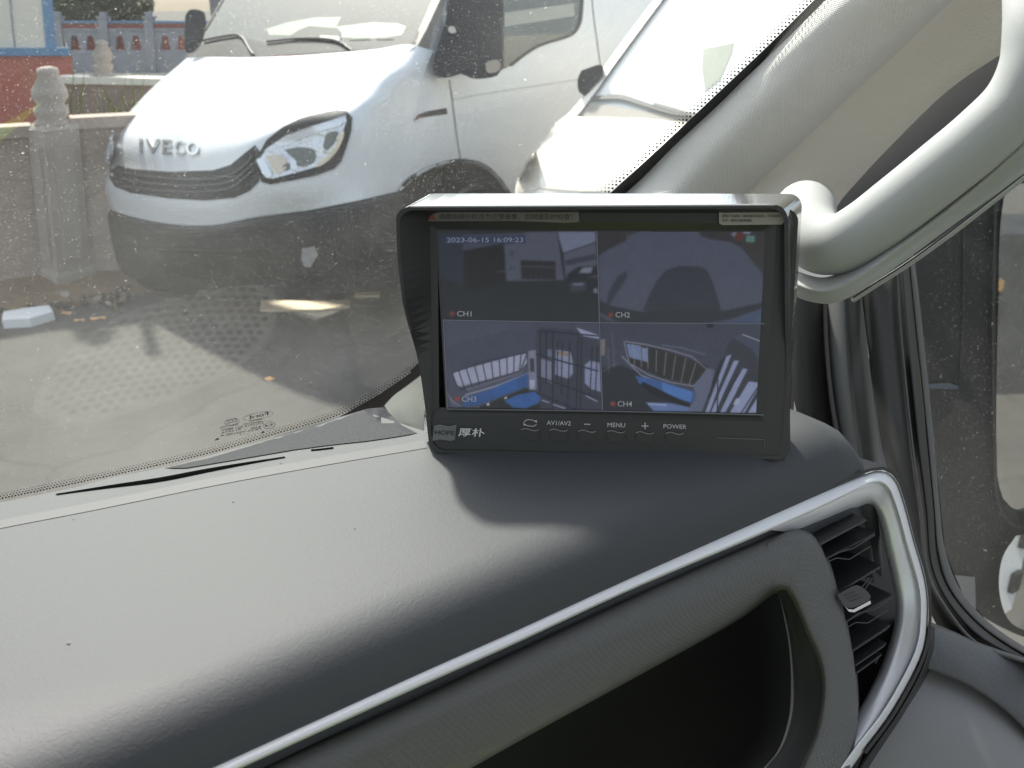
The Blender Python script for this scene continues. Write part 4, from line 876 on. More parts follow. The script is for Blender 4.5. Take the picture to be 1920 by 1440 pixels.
vest = loft('hi_vis_vest', [[V(-.3, .2, -.52), V(-.1, .22, -.5), V(.1, .21, -.51)], [V(-.32, .05, -.5), V(-.1, .07, -.46), V(.12, .06, -.5)], [V(-.3, -.12, -.52), V(-.1, -.1, -.48), V(.1, -.1, -.51)]], mat('hi_vis', c(190, 235, 30), .8), None, 20, 8, .01, px=False)
tag(vest, 'folded yellow-green vest lying below the storage recess', 'vest')
# lower fascia continuing down so nothing is open below
patch('lower_fascia', [(-200, 2060), (300, 1800), (1300, 1770), (1560, 1500), (1600, 1500), (1600, 2150), (-200, 2150)], q2(.0), M['fascia'], cab, 0, .01, 60)
# ---- A pillar: fabric trim, vinyl inner cover, seals
pl0 = [(900, 640, .745), (1010, 540, .70), (1120, 425, .655), (1172, 363, .655), (1270, 268, .605), (1362, 180, .562), (1470, 78, .505), (1548, 0, .466), (1660, -110, .42)]
pl1 = [(930, 660, .72), (1040, 545, .675), (1150, 425, .63), (1215, 355, .625), (1310, 262, .58), (1405, 172, .535), (1512, 76, .482), (1598, 0, .442), (1710, -100, .40)]
pl2 = [(980, 670, .70), (1090, 550, .655), (1200, 430, .615), (1275, 360, .60), (1375, 262, .555), (1470, 172, .512), (1580, 76, .465), (1672, 0, .426), (1790, -100, .385)]
pl3 = [(1060, 690, .70), (1180, 550, .655), (1290, 430, .615), (1350, 372, .60), (1440, 290, .56), (1540, 195, .515), (1645, 100, .468), (1760, -3, .42), (1870, -100, .38)]
pl4 = [(1070, 700, .72), (1190, 560, .675), (1300, 440, .63), (1385, 375, .612), (1468, 300, .572), (1568, 205, .53), (1672, 108, .483), (1790, -3, .435), (1900, -100, .395)]
loft('pillar_trim', [pl0, pl1, pl2, pl3, pl4], M['fabric'], cab, 60, 8, .004)
iv0 = [(1300, 440, .632), (1380, 378, .614), (1465, 302, .574), (1565, 207, .532), (1670, 110, .485), (1788, -3, .437), (1900, -100, .397)]
iv1 = [(1430, 420, .60), (1480, 355, .585), (1550, 300, .565), (1650, 205, .525), (1750, 110, .485), (1830, 30, .45), (1930, -60, .41)]
iv2 = [(1530, 460, .60), (1562, 385, .60), (1604, 335, .58), (1690, 245, .54), (1780, 160, .50), (1888, 85, .46), (1990, 10, .43)]
loft('pillar_cover', [iv0, iv1, iv2, [(x + 4, y + 4, d + .03) for x, y, d in iv2]], M['vinyl_grain'], cab, 60, 8, .004)
patch('door_frame_trim', [(1540, 470), (1556, 380), (1610, 320), (1700, 225), (1800, 130), (1900, 60), (2000, 0), (2000, 260), (1880, 300), (1700, 420), (1590, 500)], surf_plane(P(1700, 280, .62), Vector((-.55, -.75, -.1)).normalized()), mat('frame_trim_dark', L(.085, .088, .09), .6), cab, 0, .01, 25)
# ---- grab handle
hp = [(1946, -90, .37), (1952, -20, .355), (1954, 60, .345), (1946, 130, .345), (1912, 200, .35), (1850, 262, .358), (1770, 328, .37), (1690, 392, .385), (1630, 438, .40), (1585, 464, .412), (1550, 466, .422), (1524, 448, .433), (1512, 425, .448), (1512, 412, .47), (1514, 404, .50)]
hp = [(x - 5, y - 8, d + .004) for x, y, d in hp]
q = cr([P(*p) for p in hp], 80)
rr = cr([(0, .0135), (.3, .0135), (.5, .0140), (.70, .0152), (.82, .0168), (1, .0178)], 80)
handle_v, handle_f = tube(q, [float(x[1]) for x in rr], 28, True, 1.0)
handle = mesh('grab_handle', handle_v, handle_f, M['vinyl'], cab)
hu0 = [(1478, 520, .44), (1500, 533, .43), (1545, 544, .418), (1600, 520, .408), (1680, 465, .395), (1760, 405, .382), (1840, 340, .37), (1935, 255, .355)]
hu1 = [(1478, 548, .445), (1510, 562, .435), (1560, 568, .423), (1604, 550, .413), (1690, 492, .398), (1770, 433, .385), (1850, 375, .372), (1945, 305, .358)]
hum = [(1478, 534, .434), (1505, 547, .424), (1552, 556, .412), (1602, 535, .402), (1685, 478, .389), (1765, 419, .376), (1845, 358, .364), (1940, 280, .35)]
hu_ = [(1478, 500, .452), (1500, 510, .442), (1545, 520, .430), (1600, 500, .420), (1680, 445, .405), (1760, 385, .392), (1840, 320, .38), (1935, 235, .365)]
loft('handle_base', [[(x, y, d - .004) for x, y, d in r_] for r_ in (hu_, hu0)] + [[(x, y, d + .004) for x, y, d in hum], [(x, y, d - .003) for x, y, d in hu1]] + [[(x, y + 1, d + .012) for x, y, d in hu1]], M['vinyl'], handle, 60, 6, .003)
def vline(name, pts, r, m, parent):
    mb = MB(); mb.tube([Vector(p) for p in cr([P(*p) for p in pts], 50)], r, 8); return mb.build(name, m, parent, True)
vline('handle_seam', [(1478, 520, .438), (1500, 533, .428), (1545, 543, .416), (1600, 519, .406), (1680, 464, .393), (1760, 404, .380), (1840, 339, .368), (1935, 254, .353)], .0003, M['trimgrey'], handle)
vline('weather_strip', [(1600, 562, .46), (1625, 545, .45), (1700, 497, .435), (1780, 440, .42), (1860, 378, .405), (1960, 300, .39)], .0016, M['vinyl'], cab)
vline('weather_strip', [(1600, 558, .455), (1625, 541, .445), (1700, 493, .43), (1780, 435, .415), (1860, 373, .40), (1960, 295, .385)], .0005, M['black'], cab)
# ---- lower pillar, seals, sash beside the side window
def vert_strip(name, xs_top, y0, y1, depth, m, bulge, parent, xs_bot, mid=None, nv=6, thick=.004):
    pass
S0 = [(1440, 540), (1442, 640), (1446, 740), (1455, 860)]
S1 = [(1550, 540), (1553, 640), (1562, 740), (1580, 850)]
S2 = [(1620, 530), (1626, 640), (1637, 740), (1652, 870)]
def dp(pts, d): return [(x, y, d) for x, y in pts]
mixp = lambda A, B, t: [(a[0] * (1 - t) + b[0] * t, a[1] * (1 - t) + b[1] * t) for a, b in zip(A, B)]
loft('lower_pillar_trim', [dp(S0, .66), dp(mixp(S0, S1, .5), .63), dp(mixp(S0, S1, .85), .64), dp(S1, .68)], M['trimdark'], cab, 30, 6)
loft('lower_pillar_trim', [dp(S1, .655), dp(mixp(S1, S2, .12), .632), dp(mixp(S1, S2, .45), .622), dp(mixp(S1, S2, .55), .632), dp(mixp(S1, S2, .85), .635), dp(S2, .66)], M['trimgrey'], cab, 30, 6)
s2 = [(1610, 500), (1626, 640), (1640, 740), (1656, 850), (1690, 960), (1715, 1060), (1745, 1150), (1790, 1215), (1880, 1255), (1990, 1300)]
s3 = [(1679, 480), (1686, 600), (1697, 720), (1710, 840), (1727, 965), (1738, 1070), (1768, 1132), (1831, 1207), (1920, 1240), (1990, 1266)]
s4 = [(1700, 480), (1712, 600), (1725, 720), (1737, 840), (1748, 950), (1756, 1048), (1777, 1107), (1835, 1175), (1920, 1232), (1990, 1262)]
s5 = [(1713, 470), (1728, 600), (1741, 720), (1753, 840), (1763, 960), (1772, 1030), (1800, 1105), (1850, 1163), (1920, 1212), (1990, 1250)]
dd = lambda S, d0, d1: [(x, y, d0 + (d1 - d0) * i / (len(S) - 1)) for i, (x, y) in enumerate(S)]
loft('door_seal', [dd(s2, .64, .5), dd(mixp(s2, s3, .3), .62, .49), dd(mixp(s2, s3, .8), .61, .485), dd(s3, .60, .48), dd(mixp(s3, s4, .12), .615, .49)], M['rubber'], cab, 60, 6)
vline('seal_glint', [(x, y, .603 + (.478 - .603) * i / 9) for i, (x, y) in enumerate(s3)], .0012, M['sealshine'], cab)  # highlight along the seal edge painted as a lighter grey line
loft('window_frame', [dd(mixp(s3, s4, .05), .64, .51), dd(mixp(s3, s4, .5), .63, .50), dd(s4, .64, .51), dd(mixp(s4, s5, .1), .645, .515)], M['black'], cab, 60, 6)
loft('glass_channel', [dd(s4, .655, .52), dd(mixp(s4, s5, .3), .645, .515), dd(mixp(s4, s5, .8), .65, .52), dd(s5, .665, .53)], mat('dusty_rubber', L(.13, .125, .115), .8, bump='noise', scale=800, bs=.3, bd=.0003), cab, 60, 5)
# side glass just outside the channel
sg = patch('side_window', [(1700, 400), (1728, 600), (1753, 840), (1772, 1030), (1800, 1105), (1850, 1163), (1920, 1212), (2100, 1330), (2300, 1330), (2300, 0), (1950, 0), (1850, 250)], surf_plane(P(1760, 800, .66), (LV * -1 + FV * -.12).normalized()), M['sideglass'], cab, 0, .0, 40)
# ---- door card, bottom right
d0 = [(1690, 1165), (1741, 1172), (1790, 1190), (1831, 1209), (1920, 1240), (2050, 1290)]
d1 = [(1690, 1235), (1731, 1248), (1814, 1282), (1877, 1323), (1920, 1362), (2020, 1470)]
loft('door_card', [[(x, y - 6, .52) for x, y in d0], [(x, y, .50) for x, y in d0], dp(mixp(d0, d1, .5), .485), [(x, y, .480) for x, y in d1], [(x, y + 2, .488) for x, y in d1]], M['doorpad'], cab, 40, 7)
d2 = [(1560, 1560), (1640, 1600), (1740, 1650), (1850, 1700), (1950, 1750), (2050, 1800)]
loft('door_lower_panel', [[(x - 3, y - 3, .485) for x, y in d1], [(x, y, .49) for x, y in d1], dp(mixp(d1, d2, .25), .465), dp(mixp(d1, d2, .6), .45), dp(d2, .44)], M['doorsmooth'], cab, 40, 8)
fi0 = [(1738, 1170), (1746, 1200), (1735, 1250), (1690, 1335), (1625, 1430), (1590, 1500)]
fi1 = [(1800, 1200), (1790, 1270), (1760, 1330), (1710, 1420), (1660, 1500), (1620, 1560)]
loft('dash_end_cap', [[Q(x - 8, y, -.004) for x, y in fi0], [Q(x, y, -.004) for x, y in fi0], [Q(x, y, -.03) for x, y in mixp(fi0, fi1, .25)], [Q(x, y, -.09) for x, y in fi1]], M['black'], cab, 40, 5)
patch('door_inner_panel', [(1540, 1130), (1700, 1150), (1790, 1215), (1900, 1258), (2120, 1360), (2120, 1850), (1300, 1850), (1300, 1400)], surf_plane(P(1750, 1300, .72), Vector((-.5, -.8, .2)).normalized()), M['black'], cab, 0, .01, 40)
mb = MB(); mb.box(V(.62, -.62, -1.27), LV * .04, FV * .75, ZV * .8); skin = mb.build('door_skin', M['paint'], cab)
for zz_, hh in ((-1.2, .05), (-1.08, .10), (-.95, .05)):
    mb = MB(); mb.box(V(.662, -.60, zz_), LV * .012, FV * .035, ZV * hh); mb.build('door_hinge', M['black'], skin)
# ---- outside mirror beyond the side glass
MP = P(1800, 760, 1.0); MN = (LV * -.60 + FV * -.72).normalized()
def ms(px, py): return hit(px, py, MP, MN)
mo = [(1690, 380), (1800, 330), (1860, 322), (2080, 300), (2140, 380), (2150, 1000), (2130, 1180), (2060, 1230), (1935, 1200), (1885, 1180), (1840, 1155), (1780, 1120), (1740, 1060), (1700, 800)]
MH = MB()
mir = patch('side_mirror', mo, ms, M['black'], cab, 0, .12, 40, 80)
patch('mirror_glass', [(1886, 348), (1960, 340), (2060, 345), (2090, 420), (2095, 800), (2080, 940), (2020, 965), (1930, 962), (1888, 945), (1872, 905), (1868, 780), (1872, 560), (1876, 420)], surf_plane(MP + MN * .008, (LV * -.52 + FV * -.78).normalized()), mat('mirror', L(.86), .02, metal=1), mir, .006, .004, 40, 70)
patch('convex_glass', [(1905, 1005), (1960, 994), (2060, 1000), (2090, 1060), (2080, 1150), (2020, 1205), (1930, 1185), (1893, 1165), (1874, 1110), (1880, 1045)], surf_plane(MP + MN * .002, (LV * -.70 + FV * -.70 + ZV * .04).normalized()), mat('mirror_convex', L(.86), .02, metal=1), mir, .006, .004, 40, 60)
patch('mirror_rib', strip_px([(1868, 350), (1863, 600), (1866, 850), (1874, 950), (1900, 985), (1960, 992)], 6), ms, M['trimdark'], mir, .012, .01, 12)
patch('mirror_rib', strip_px([(1808, 380), (1806, 600), (1800, 720)], 3), ms, M['trimdark'], mir, .004, .006, 12)
patch('mirror_bracket', [(1740, 720), (1775, 718), (1798, 724), (1796, 730), (1742, 728)], ms, mat('blue_grey_part', L(.10, .12, .16), .5), mir, .006, .01, 6)
patch('mirror_arm', [(1790, 1078), (1828, 1082), (1830, 1150), (1812, 1140), (1800, 1100)], ms, mat('arm_grey', L(.3), .5), mir, .004, .01, 6)
# ---- headliner and rear of the cab above and behind us
mb = MB(); mb.box(V(-1.4, -1.7, .36), LV * 2.0, FV * 1.82, ZV * .03); mb.build('headliner', M['fabric'], cab)
# ================================================================== MONITOR
A0 = P(820, 432, .405); B0 = P(1433, 434, .396); C0 = P(838, 766, .4185)
MU = (B0 - A0).normalized(); MNn = MU.cross(C0 - A0).normalized()
if MNn.dot(CAM - A0) < 0: MNn = -MNn
MVd = MNn.cross(MU).normalized()
if MVd.z > 0: MVd = -MVd
def mp(off=0): return lambda x, y: hit(x, y, A0 + MNn * off, MNn)
def uv(px, py, off=0): p = mp(off)(px, py) - A0; return (p.dot(MU), p.dot(MVd))
def W(u, v, n): return A0 + MU * u + MVd * v + MNn * n
foot = W(.08, .11, -.02); mon = thing('monitor', 'small black sunshaded monitor showing four camera views, standing on the dashboard', 'monitor', foot)
M['mon'] = mat('monitor_black', L(.032, .034, .031), .40, bump='noise', scale=1200, bs=.08, bd=.0002)
M['monside'] = mat('monitor_gloss', L(.36, .36, .35), .12, metal=.7, spec=1, coat=1)
HD = .016
# outline of the front frame (in monitor plane units) from the traced outer edge
uL = uv(803, 800)[0]; uR = uv(1484, 640)[0]; vT = uv(1100, 388, HD)[1]; vB = uv(1140, 855)[1]
vB2 = uv(820, 843)[1]
def rrect(u0, u1, v0, v1, r, n=8):
    o = []
    for cx, cy, a0 in ((u1 - r, v0 + r, -90), (u1 - r, v1 - r, 0), (u0 + r, v1 - r, 90), (u0 + r, v0 + r, 180)):
        for k in range(n + 1):
            a = math.radians(a0 + 90 * k / n); o.append((cx + r * math.cos(a), cy + r * math.sin(a)))
    return o
vT2 = uv(1440, 384, .005)[1]
outl = rrect(uL, uR, vT, vB, .006)
su0, sv0 = uv(819, 432); su1, sv1 = uv(1434, 434)[0], uv(1433, 775)[1]
scr = rrect(su0, su1, sv0 - .0005, sv1, .0006, 8)
bez = rrect(su0 - .006, su1 + .005, sv0 - .004, sv1 + .004, .002, 8)
def ring(mb, A, na, B, nb, m=0):
    n = len(A); mb.add([W(a[0], a[1], na) for a in A] + [W(b[0], b[1], nb) for b in B], [(i, (i + 1) % n, n + (i + 1) % n, n + i) for i in range(n)], m)
# hood depth varies down the side walls: full at the top, fading out two thirds down
def hn(v):
    t = (v - vT) / (vB - vT); 
    if t < .30: return HD
    if t < .62: s = (t - .30) / .32; return HD * (1 - s * s * (3 - 2 * s)) + .0008 * s
    return .0008
fb_ = MB()
ring(fb_, outl, 0, bez, 0); ring(fb_, bez, 0, scr, -.0022)
fb_.build('front_frame', M['mon'], mon)
hb = MB(); n = len(outl); inn = rrect(uL + .0022, uR - .0022, vT + .0022, vB - .0022, .005)
def wallring(A, nfa, B, nfb):
    hb.add([W(a[0], a[1], nfa(a[1])) for a in A] + [W(b[0], b[1], nfb(b[1])) for b in B], [(i, (i + 1) % n, n + (i + 1) % n, n + i) for i in range(n)])
# subdivide straight sides so the curve of the wings shows
def dense(o, k=14):
    r = []
    for i, a in enumerate(o):
        b = o[(i + 1) % len(o)]; L_ = math.hypot(a[0] - b[0], a[1] - b[1]); kk = k * 2 if L_ > .02 else 1
        r += [(a[0] + (b[0] - a[0]) * t / kk, a[1] + (b[1] - a[1]) * t / kk) for t in range(kk)]
    return r
oD = dense(outl); iD = [(min(max(a[0], uL + .0022), uR - .0022), min(max(a[1], vT + .0022), vB - .0022)) for a in oD]; n = len(oD)
cx_, cy_ = (uL + uR) / 2, (vT + vB) / 2
iD = [(cx_ + (a[0] - cx_) * (1 - .0045 / (uR - uL)), cy_ + (a[1] - cy_) * (1 - .0045 / (vB - vT))) for a in oD]
LX = ([380, 395, 480, 560, 600, 640, 680, 720, 760, 800, 842], [742, 742, 745, 755, 765, 777, 786, 792, 797, 801, 806])
def front(a, inset=0):
    """front edge of the hood: deep and flared on the left, shallow on the right"""
    t = min(1, max(0, (a[0] - uL) / (uR - uL))); k = 1 - .72 * t; nn = hn(a[1]) * k + .0003
    vv = a[1] + (vT2 - vT) * t * max(0, 1 - (a[1] - vT) / .02); uu = a[0]
    if t < .5:
        yy = 388 + (a[1] - vT) / (vB2 - vT) * (842 - 388); tgt = uv(float(np.interp(yy, *LX)), yy, nn)[0]
        uu = uu + (tgt - uL) * max(0, 1 - t * 1.0 / .5)
    else:
        yy = 384 + (a[1] - vT) / (vB2 - vT) * (862 - 384); tgt = uv(float(np.interp(yy, [380, 420, 862], [1476, 1478, 1482])), yy, nn)[0]; uu = uu + (tgt - uR) * max(0, (t - .5) / .5)
    uu += (inset if t < .5 else -inset) * (1 if abs(t - .5) > .48 else abs(t - .5) / .48); vv += inset if a[1] < (vT + vB) / 2 else -inset
    return uu, vv, nn
F0 = [front(a) for a in oD]; F1 = [front(a, .0016) for a in oD]
quad = [(i, (i + 1) % n, n + (i + 1) % n, n + i) for i in range(n)]; rq = [tuple(reversed(q_)) for q_ in quad]
hb.add([W(*f) for f in F0] + [W(*f) for f in F1], quad)
bzD = [(cx_ + (a[0] - cx_) * (1 - .004 / (uR - uL)), cy_ + (a[1] - cy_) * (1 - .004 / (vB - vT))) for a in oD]
hb.add([W(*f) for f in F1] + [W(a[0], a[1], .0002) for a in bzD], quad); hb.build('sun_hood', M['mon'], mon, False)
sb = MB()
ru0, ru1 = uv(792, 500, -.014)[0], uv(1489, 640, -.014)[0]; rv0 = uv(1100, 363, -.014)[1]
def rear(a, k=1.0):
    u = ru0 + (a[0] - uL) / (uR - uL) * (ru1 - ru0); v = rv0 + (a[1] - vT) / (vB - vT) * (vB - .001 - rv0)
    return (cx_ + (u - cx_) * k, cy_ + (v - cy_) * k)
sb.add([W(f[0], f[1], f[2] - .0002) for f in F0] + [W(*rear(a), -.014) for a in oD], rq)
sb.add([W(*rear(a), -.014) for a in oD] + [W(*rear(a, .985), -.020) for a in oD] + [W(*rear(a, .90), -.028) for a in oD], rq + [tuple(x + n for x in q_) for q_ in rq] + [tuple(range(2 * n, 3 * n))])
sb.build('rear_case', M['monside'], mon, False)
lip_ = MB(); lip_.tube([W(a[0], a[1], hn(a[1]) + .0002) for a in [q for q in oD if q[1] < vT + .02]][0:0] or [W(*front((uL + .006 + (uR - uL - .012) * i / 40, vT))) for i in range(41)], .00045, 8)
lip_.build('hood_edge', mat('pale_edge', L(.5), .2, spec=1), mon, True)  # thin pale line along the front lip of the hood
# stand foot under the case, resting on the pad
ft = MB(); fpts = []
for u in (.03, .13):
    a = W(u, vB - .002, -.012); b = ds(1, 1); 
lowp = W((uL + uR) / 2, vB, -.012); hdn = dv.ray_cast(lowp, Vector((0, 0, -1)))[0]
zz = hdn.z if hdn else lowp.z - .01
print('monitor gap', lowp.z - zz)
base_c = Vector((lowp.x, lowp.y, zz)); bu = Vector((MU.x, MU.y, 0)).normalized(); bv = Vector((-bu.y, bu.x, 0))
fa, fb2 = uv(945, 852)[0], uv(1476, 860)[0]
for k in range(12):                                  # foot follows the curve of the pad
    u0 = fa + (fb2 - fa) * k / 12; u1 = fa + (fb2 - fa) * (k + 1) / 12
    q0 = W(u0, vB - .003, -.003); q1 = W(u1, vB - .003, -.003); dpt = -MNn * .022
    bot = []
    for w_ in (q0, q1, q1 + dpt, q0 + dpt):
        h_ = dv.ray_cast(w_ + ZV * .02, Vector((0, 0, -1)))[0]; bot.append(Vector((w_.x, w_.y, min(w_.z, h_.z - .001) if h_ else w_.z - .012)))
    ft.add([q0, q1, q1 + dpt, q0 + dpt] + bot, [(0, 1, 2, 3), (7, 6, 5, 4), (0, 4, 5, 1), (1, 5, 6, 2), (2, 6, 7, 3), (3, 7, 4, 0)])
ft.build('stand', M['mon'], mon)
# ---- the picture
def em(name, col, k=1.0, base=.012):
    e = tuple((x * .8 + .0035) * k / (2 ** EXPO) for x in col[:3]) + (1,)
    return mat(name, L(base), .25, spec=.35, emit=e, es=1.0)
pal = {}; mats_ = []
def PC(r, g, b):
    k = (r, g, b)
    if k not in pal: pal[k] = len(mats_); mats_.append(em('screen_%d_%d_%d' % k, c(max(0, r - 30), max(0, g - 31), max(0, b - 30))))
    return pal[k]
SN = -.0022
def poly(mb, pts, col, layer):
    if RAST is not None: RAST.append((layer, len(RAST), [(float(p[0]), float(p[1])) for p in pts], col)); return
    f = mp(SN + .00012 * layer + .0001); mb.add([f(x, y) for x, y in pts], [tuple(range(len(pts)))], PC(*col))
def lines(mb, segs, wd, col, layer):
    for s in segs: poly(mb, strip_px(list(s), wd, len(s)), col, layer)
RAST = None
def tolin(v): v = v / 255; return np.where(v <= .04045, v / 12.92, ((v + .055) / 1.055) ** 2.4)
def raster(x0, y0, x1, y1, items, seed, k=1.5, ss=2):
    """the camera picture: shapes scan-converted, softened, with sensor noise"""
    wq = int((x1 - x0) * k * ss); hq = int((y1 - y0) * k * ss); im = np.zeros((hq, wq, 3)); im[:] = (60, 63, 64)
    X, Y = np.meshgrid(x0 + (np.arange(wq) + .5) / (k * ss), y0 + (np.arange(hq) + .5) / (k * ss))
    for lay, _, pts, col in sorted(items, key=lambda t: (t[0], t[1])):
        xs = [p[0] for p in pts]; ys = [p[1] for p in pts]
        i0, i1 = max(0, int((min(ys) - y0) * k * ss) - 1), min(hq, int((max(ys) - y0) * k * ss) + 2); j0, j1 = max(0, int((min(xs) - x0) * k * ss) - 1), min(wq, int((max(xs) - x0) * k * ss) + 2)
        if i1 <= i0 or j1 <= j0: continue
        x = X[i0:i1, j0:j1]; y = Y[i0:i1, j0:j1]; ins = np.zeros(x.shape, bool); j = len(pts) - 1
        for i in range(len(pts)):
            if ys[i] != ys[j]: ins ^= ((ys[i] > y) != (ys[j] > y)) & (x < (xs[j] - xs[i]) * (y - ys[i]) / (ys[j] - ys[i]) + xs[i])
            j = i
        im[i0:i1, j0:j1][ins] = col
    h2, w2 = hq // ss, wq // ss; im = im[:h2 * ss, :w2 * ss].reshape(h2, ss, w2, ss, 3).mean((1, 3))
    def blur(a, r):
        kx = np.exp(-.5 * (np.arange(-3 * int(r + 1), 3 * int(r + 1) + 1) / r) ** 2); kx /= kx.sum(); p = len(kx) // 2
        a = np.pad(a, ((p, p), (p, p), (0, 0)), 'edge'); a = sum(kx[i] * a[i:i + a.shape[0] - 2 * p] for i in range(len(kx))); return sum(kx[i] * a[:, i:i + a.shape[1] - 2 * p] for i in range(len(kx)))
    rg = np.random.RandomState(seed); im = .7 * blur(im, 1.0 if y0 > 500 else 2.0) + .3 * blur(im, 4)
    soft = blur(rg.normal(0, 1, im.shape[:2] + (1,)), 9); soft /= soft.std(); mid = blur(rg.normal(0, 1, im.shape[:2] + (1,)), 2.2); mid /= mid.std()
    im = im * (1 + .008 * soft + .010 * mid) + rg.normal(0, 1.0, im.shape[:2] + (1,)); gy = im.mean(2, keepdims=True); im = gy + (im - gy) * .78 + np.array([-1, 0, 4]); im = (im - 62) * (1.08 if y0 > 500 else .85) + 62
    return np.clip(im, 0, 255)
def screen_mat():
    m = bpy.data.materials.new('screen_picture'); m.use_nodes = True; t = m.node_tree; b = t.nodes['Principled BSDF']; b.inputs['Base Color'].default_value = L(.014); b.inputs['Roughness'].default_value = .25; b.inputs['Specular IOR Level'].default_value = .35
    a = t.nodes.new('ShaderNodeVertexColor'); a.layer_name = 'picture'; t.links.new(a.outputs['Color'], b.inputs['Emission Color']); b.inputs['Emission Strength'].default_value = 1; return m
M['picture'] = screen_mat()
SUB = (26, 27, 24)
def view_mesh(x0, y0, x1, y1, corners, items, seed):
    im = raster(x0, y0, x1, y1, items, seed); h_, w_ = im.shape[:2]; e = tolin(np.clip(im - np.array(SUB), 0, 255)) / (2 ** EXPO)
    tl, tr, br, bl = [mp(SN + .0003)(*q) for q in corners]; vs = []
    # the picture is sampled in photo coordinates, so lay its grid by those coordinates and clamp to the quadrant
    f = mp(SN + .0003); O_ = f(x0, y0); 
    c00, c10, c11, c01 = f(x0, y0), f(x1, y0), f(x1, y1), f(x0, y1)
    for i in range(h_ + 1):
        for j in range(w_ + 1):
            vs.append(f(x0 + (x1 - x0) * j / w_, y0 + (y1 - y0) * i / h_))
    keep = []; cols = []
    q = corners
    def side(px, py):
        for a_, b_ in ((q[0], q[1]), (q[1], q[2]), (q[2], q[3]), (q[3], q[0])):
            if (b_[0] - a_[0]) * (py - a_[1]) - (b_[1] - a_[1]) * (px - a_[0]) < 0: return False
        return True
    for i in range(h_):
        for j in range(w_):
            if side(x0 + (x1 - x0) * (j + .5) / w_, y0 + (y1 - y0) * (i + .5) / h_): keep.append((i * (w_ + 1) + j, (i + 1) * (w_ + 1) + j, (i + 1) * (w_ + 1) + j + 1, i * (w_ + 1) + j + 1)); cols.append(e[i, j])
    o = mesh('camera_view', vs, keep, M['picture'], scro, False)
    at = o.data.color_attributes.new('picture', 'FLOAT_COLOR', 'CORNER'); arr = np.ones((len(keep), 4, 4)); arr[:, :, :3] = np.array(cols)[:, None, :]; at.data.foreach_set('color', arr.ravel()); return o
screen = MB(); poly(screen, [(817, 430), (1436, 432), (1436, 777), (836, 767)], (58, 62, 60), 0)
scro = screen.build('screen', mats_ or [M['black']], mon); 
def view(draw):
    global pal, mats_
    global RAST
    RAST = []; pal = {}; mats_ = []; mb = MB(); draw(mb); it = RAST; RAST = None
    C_ = {'v1b': [(819, 433), (1118, 434), (1122, 604), (831, 600)], 'v2': [(1118, 434), (1434, 435), (1434, 607), (1122, 604)], 'v3': [(831, 600), (1122, 604), (1130, 770), (839, 765)], 'v4': [(1122, 604), (1434, 607), (1433, 776), (1130, 770)]}[draw.__name__]
    o = view_mesh(min(p[0] for p in C_), min(p[1] for p in C_), max(p[0] for p in C_), max(p[1] for p in C_), C_, it, len(draw.__name__) + ord(draw.__name__[1]))
    mb.build('picture_text', list(mats_), scro); return o
def v1(mb):
    poly(mb, [(819, 433), (1118, 434), (1121, 604), (831, 600)], (57, 62, 58), 1)
    poly(mb, [(822, 436), (880, 434), (868, 500), (868, 535), (826, 520)], (63, 69, 74), 2)
    poly(mb, [(868, 440), (1044, 434), (1058, 525), (948, 527), (944, 456), (868, 470)], (84, 90, 100), 2)
    poly(mb, [(870, 470), (944, 458), (949, 530), (872, 548)], (54, 57, 50), 3)
    poly(mb, [(985, 435), (1044, 434), (1058, 525), (950, 527), (947, 462), (985, 450)], (96, 102, 112), 2.5)
    poly(mb, [(976, 488), (1041, 490), (1042, 524), (978, 523)], (58, 60, 58), 4)
    lines(mb, [[(977, 499), (1040, 501)]], 1.2, (120, 122, 120), 5)
    for k in range(6): lines(mb, [[(984 + k * 10, 501), (985 + k * 10, 523)]], .8, (80, 82, 84), 5)
    poly(mb, [(1044, 434), (1116, 434), (1118, 455), (1056, 475)], (122, 132, 152), 2)
    poly(mb, [(1056, 475), (1118, 454), (1119, 520), (1060, 520)], (98, 104, 114), 2)
    lines(mb, [[(1056, 475), (1118, 454)]], 1.5, (50, 54, 58), 5); lines(mb, [[(1045, 434), (1058, 524)]], 1.5, (56, 60, 64), 5)
    poly(mb, [(1060, 488), (1115, 476), (1117, 486), (1062, 498)], (70, 76, 84), 4)
    poly(mb, [(1062, 515), (1084, 500), (1118, 498), (1120, 516), (1066, 525)], (54, 58, 60), 5)
    poly(mb, [(1084, 512), (1092, 502), (1112, 500), (1108, 512)], (130, 138, 152), 6)
    poly(mb, [(1066, 530), (1100, 529), (1098, 545), (1070, 547)], (72, 78, 86), 6); poly(mb, [(1072, 531), (1096, 530), (1092, 535), (1076, 535)], (125, 134, 150), 7)
    poly(mb, [(1112, 541), (1120, 540), (1121, 550), (1113, 549)], (125, 132, 148), 7)
    lines(mb, [[(932, 509), (935, 509)], [(938, 509), (941, 509)], [(944, 509), (947, 509)]], 1.2, (170, 172, 165), 6)
    poly(mb, [(954, 474), (957, 470), (962, 470), (965, 475), (962, 480), (957, 480)], (84, 86, 92), 6); text_px(mb, '6#16', (955, 505), (967, 505), 4, mp(SN + .0008), 0, PC(70, 74, 78))
    poly(mb, [(833, 443), (985, 442), (985, 456), (834, 457)], (70, 78, 104), 6)
    text_px(mb, '2023-06-15 16:09:23', (838, 454.5), (981, 454), 9, mp(SN + .001), 0, PC(150, 158, 172), .004)
def rec(mb, x, y, s):
    o = [(x + 5 * math.cos(k * .524), y + 4.6 * math.sin(k * .524)) for k in range(12)]; poly(mb, o, (148, 70, 60), 8)
    text_px(mb, s, (x + 9, y + 5), (x + 36, y + 5.5), 10, mp(SN + .0011), 0, PC(172, 174, 172), .004)
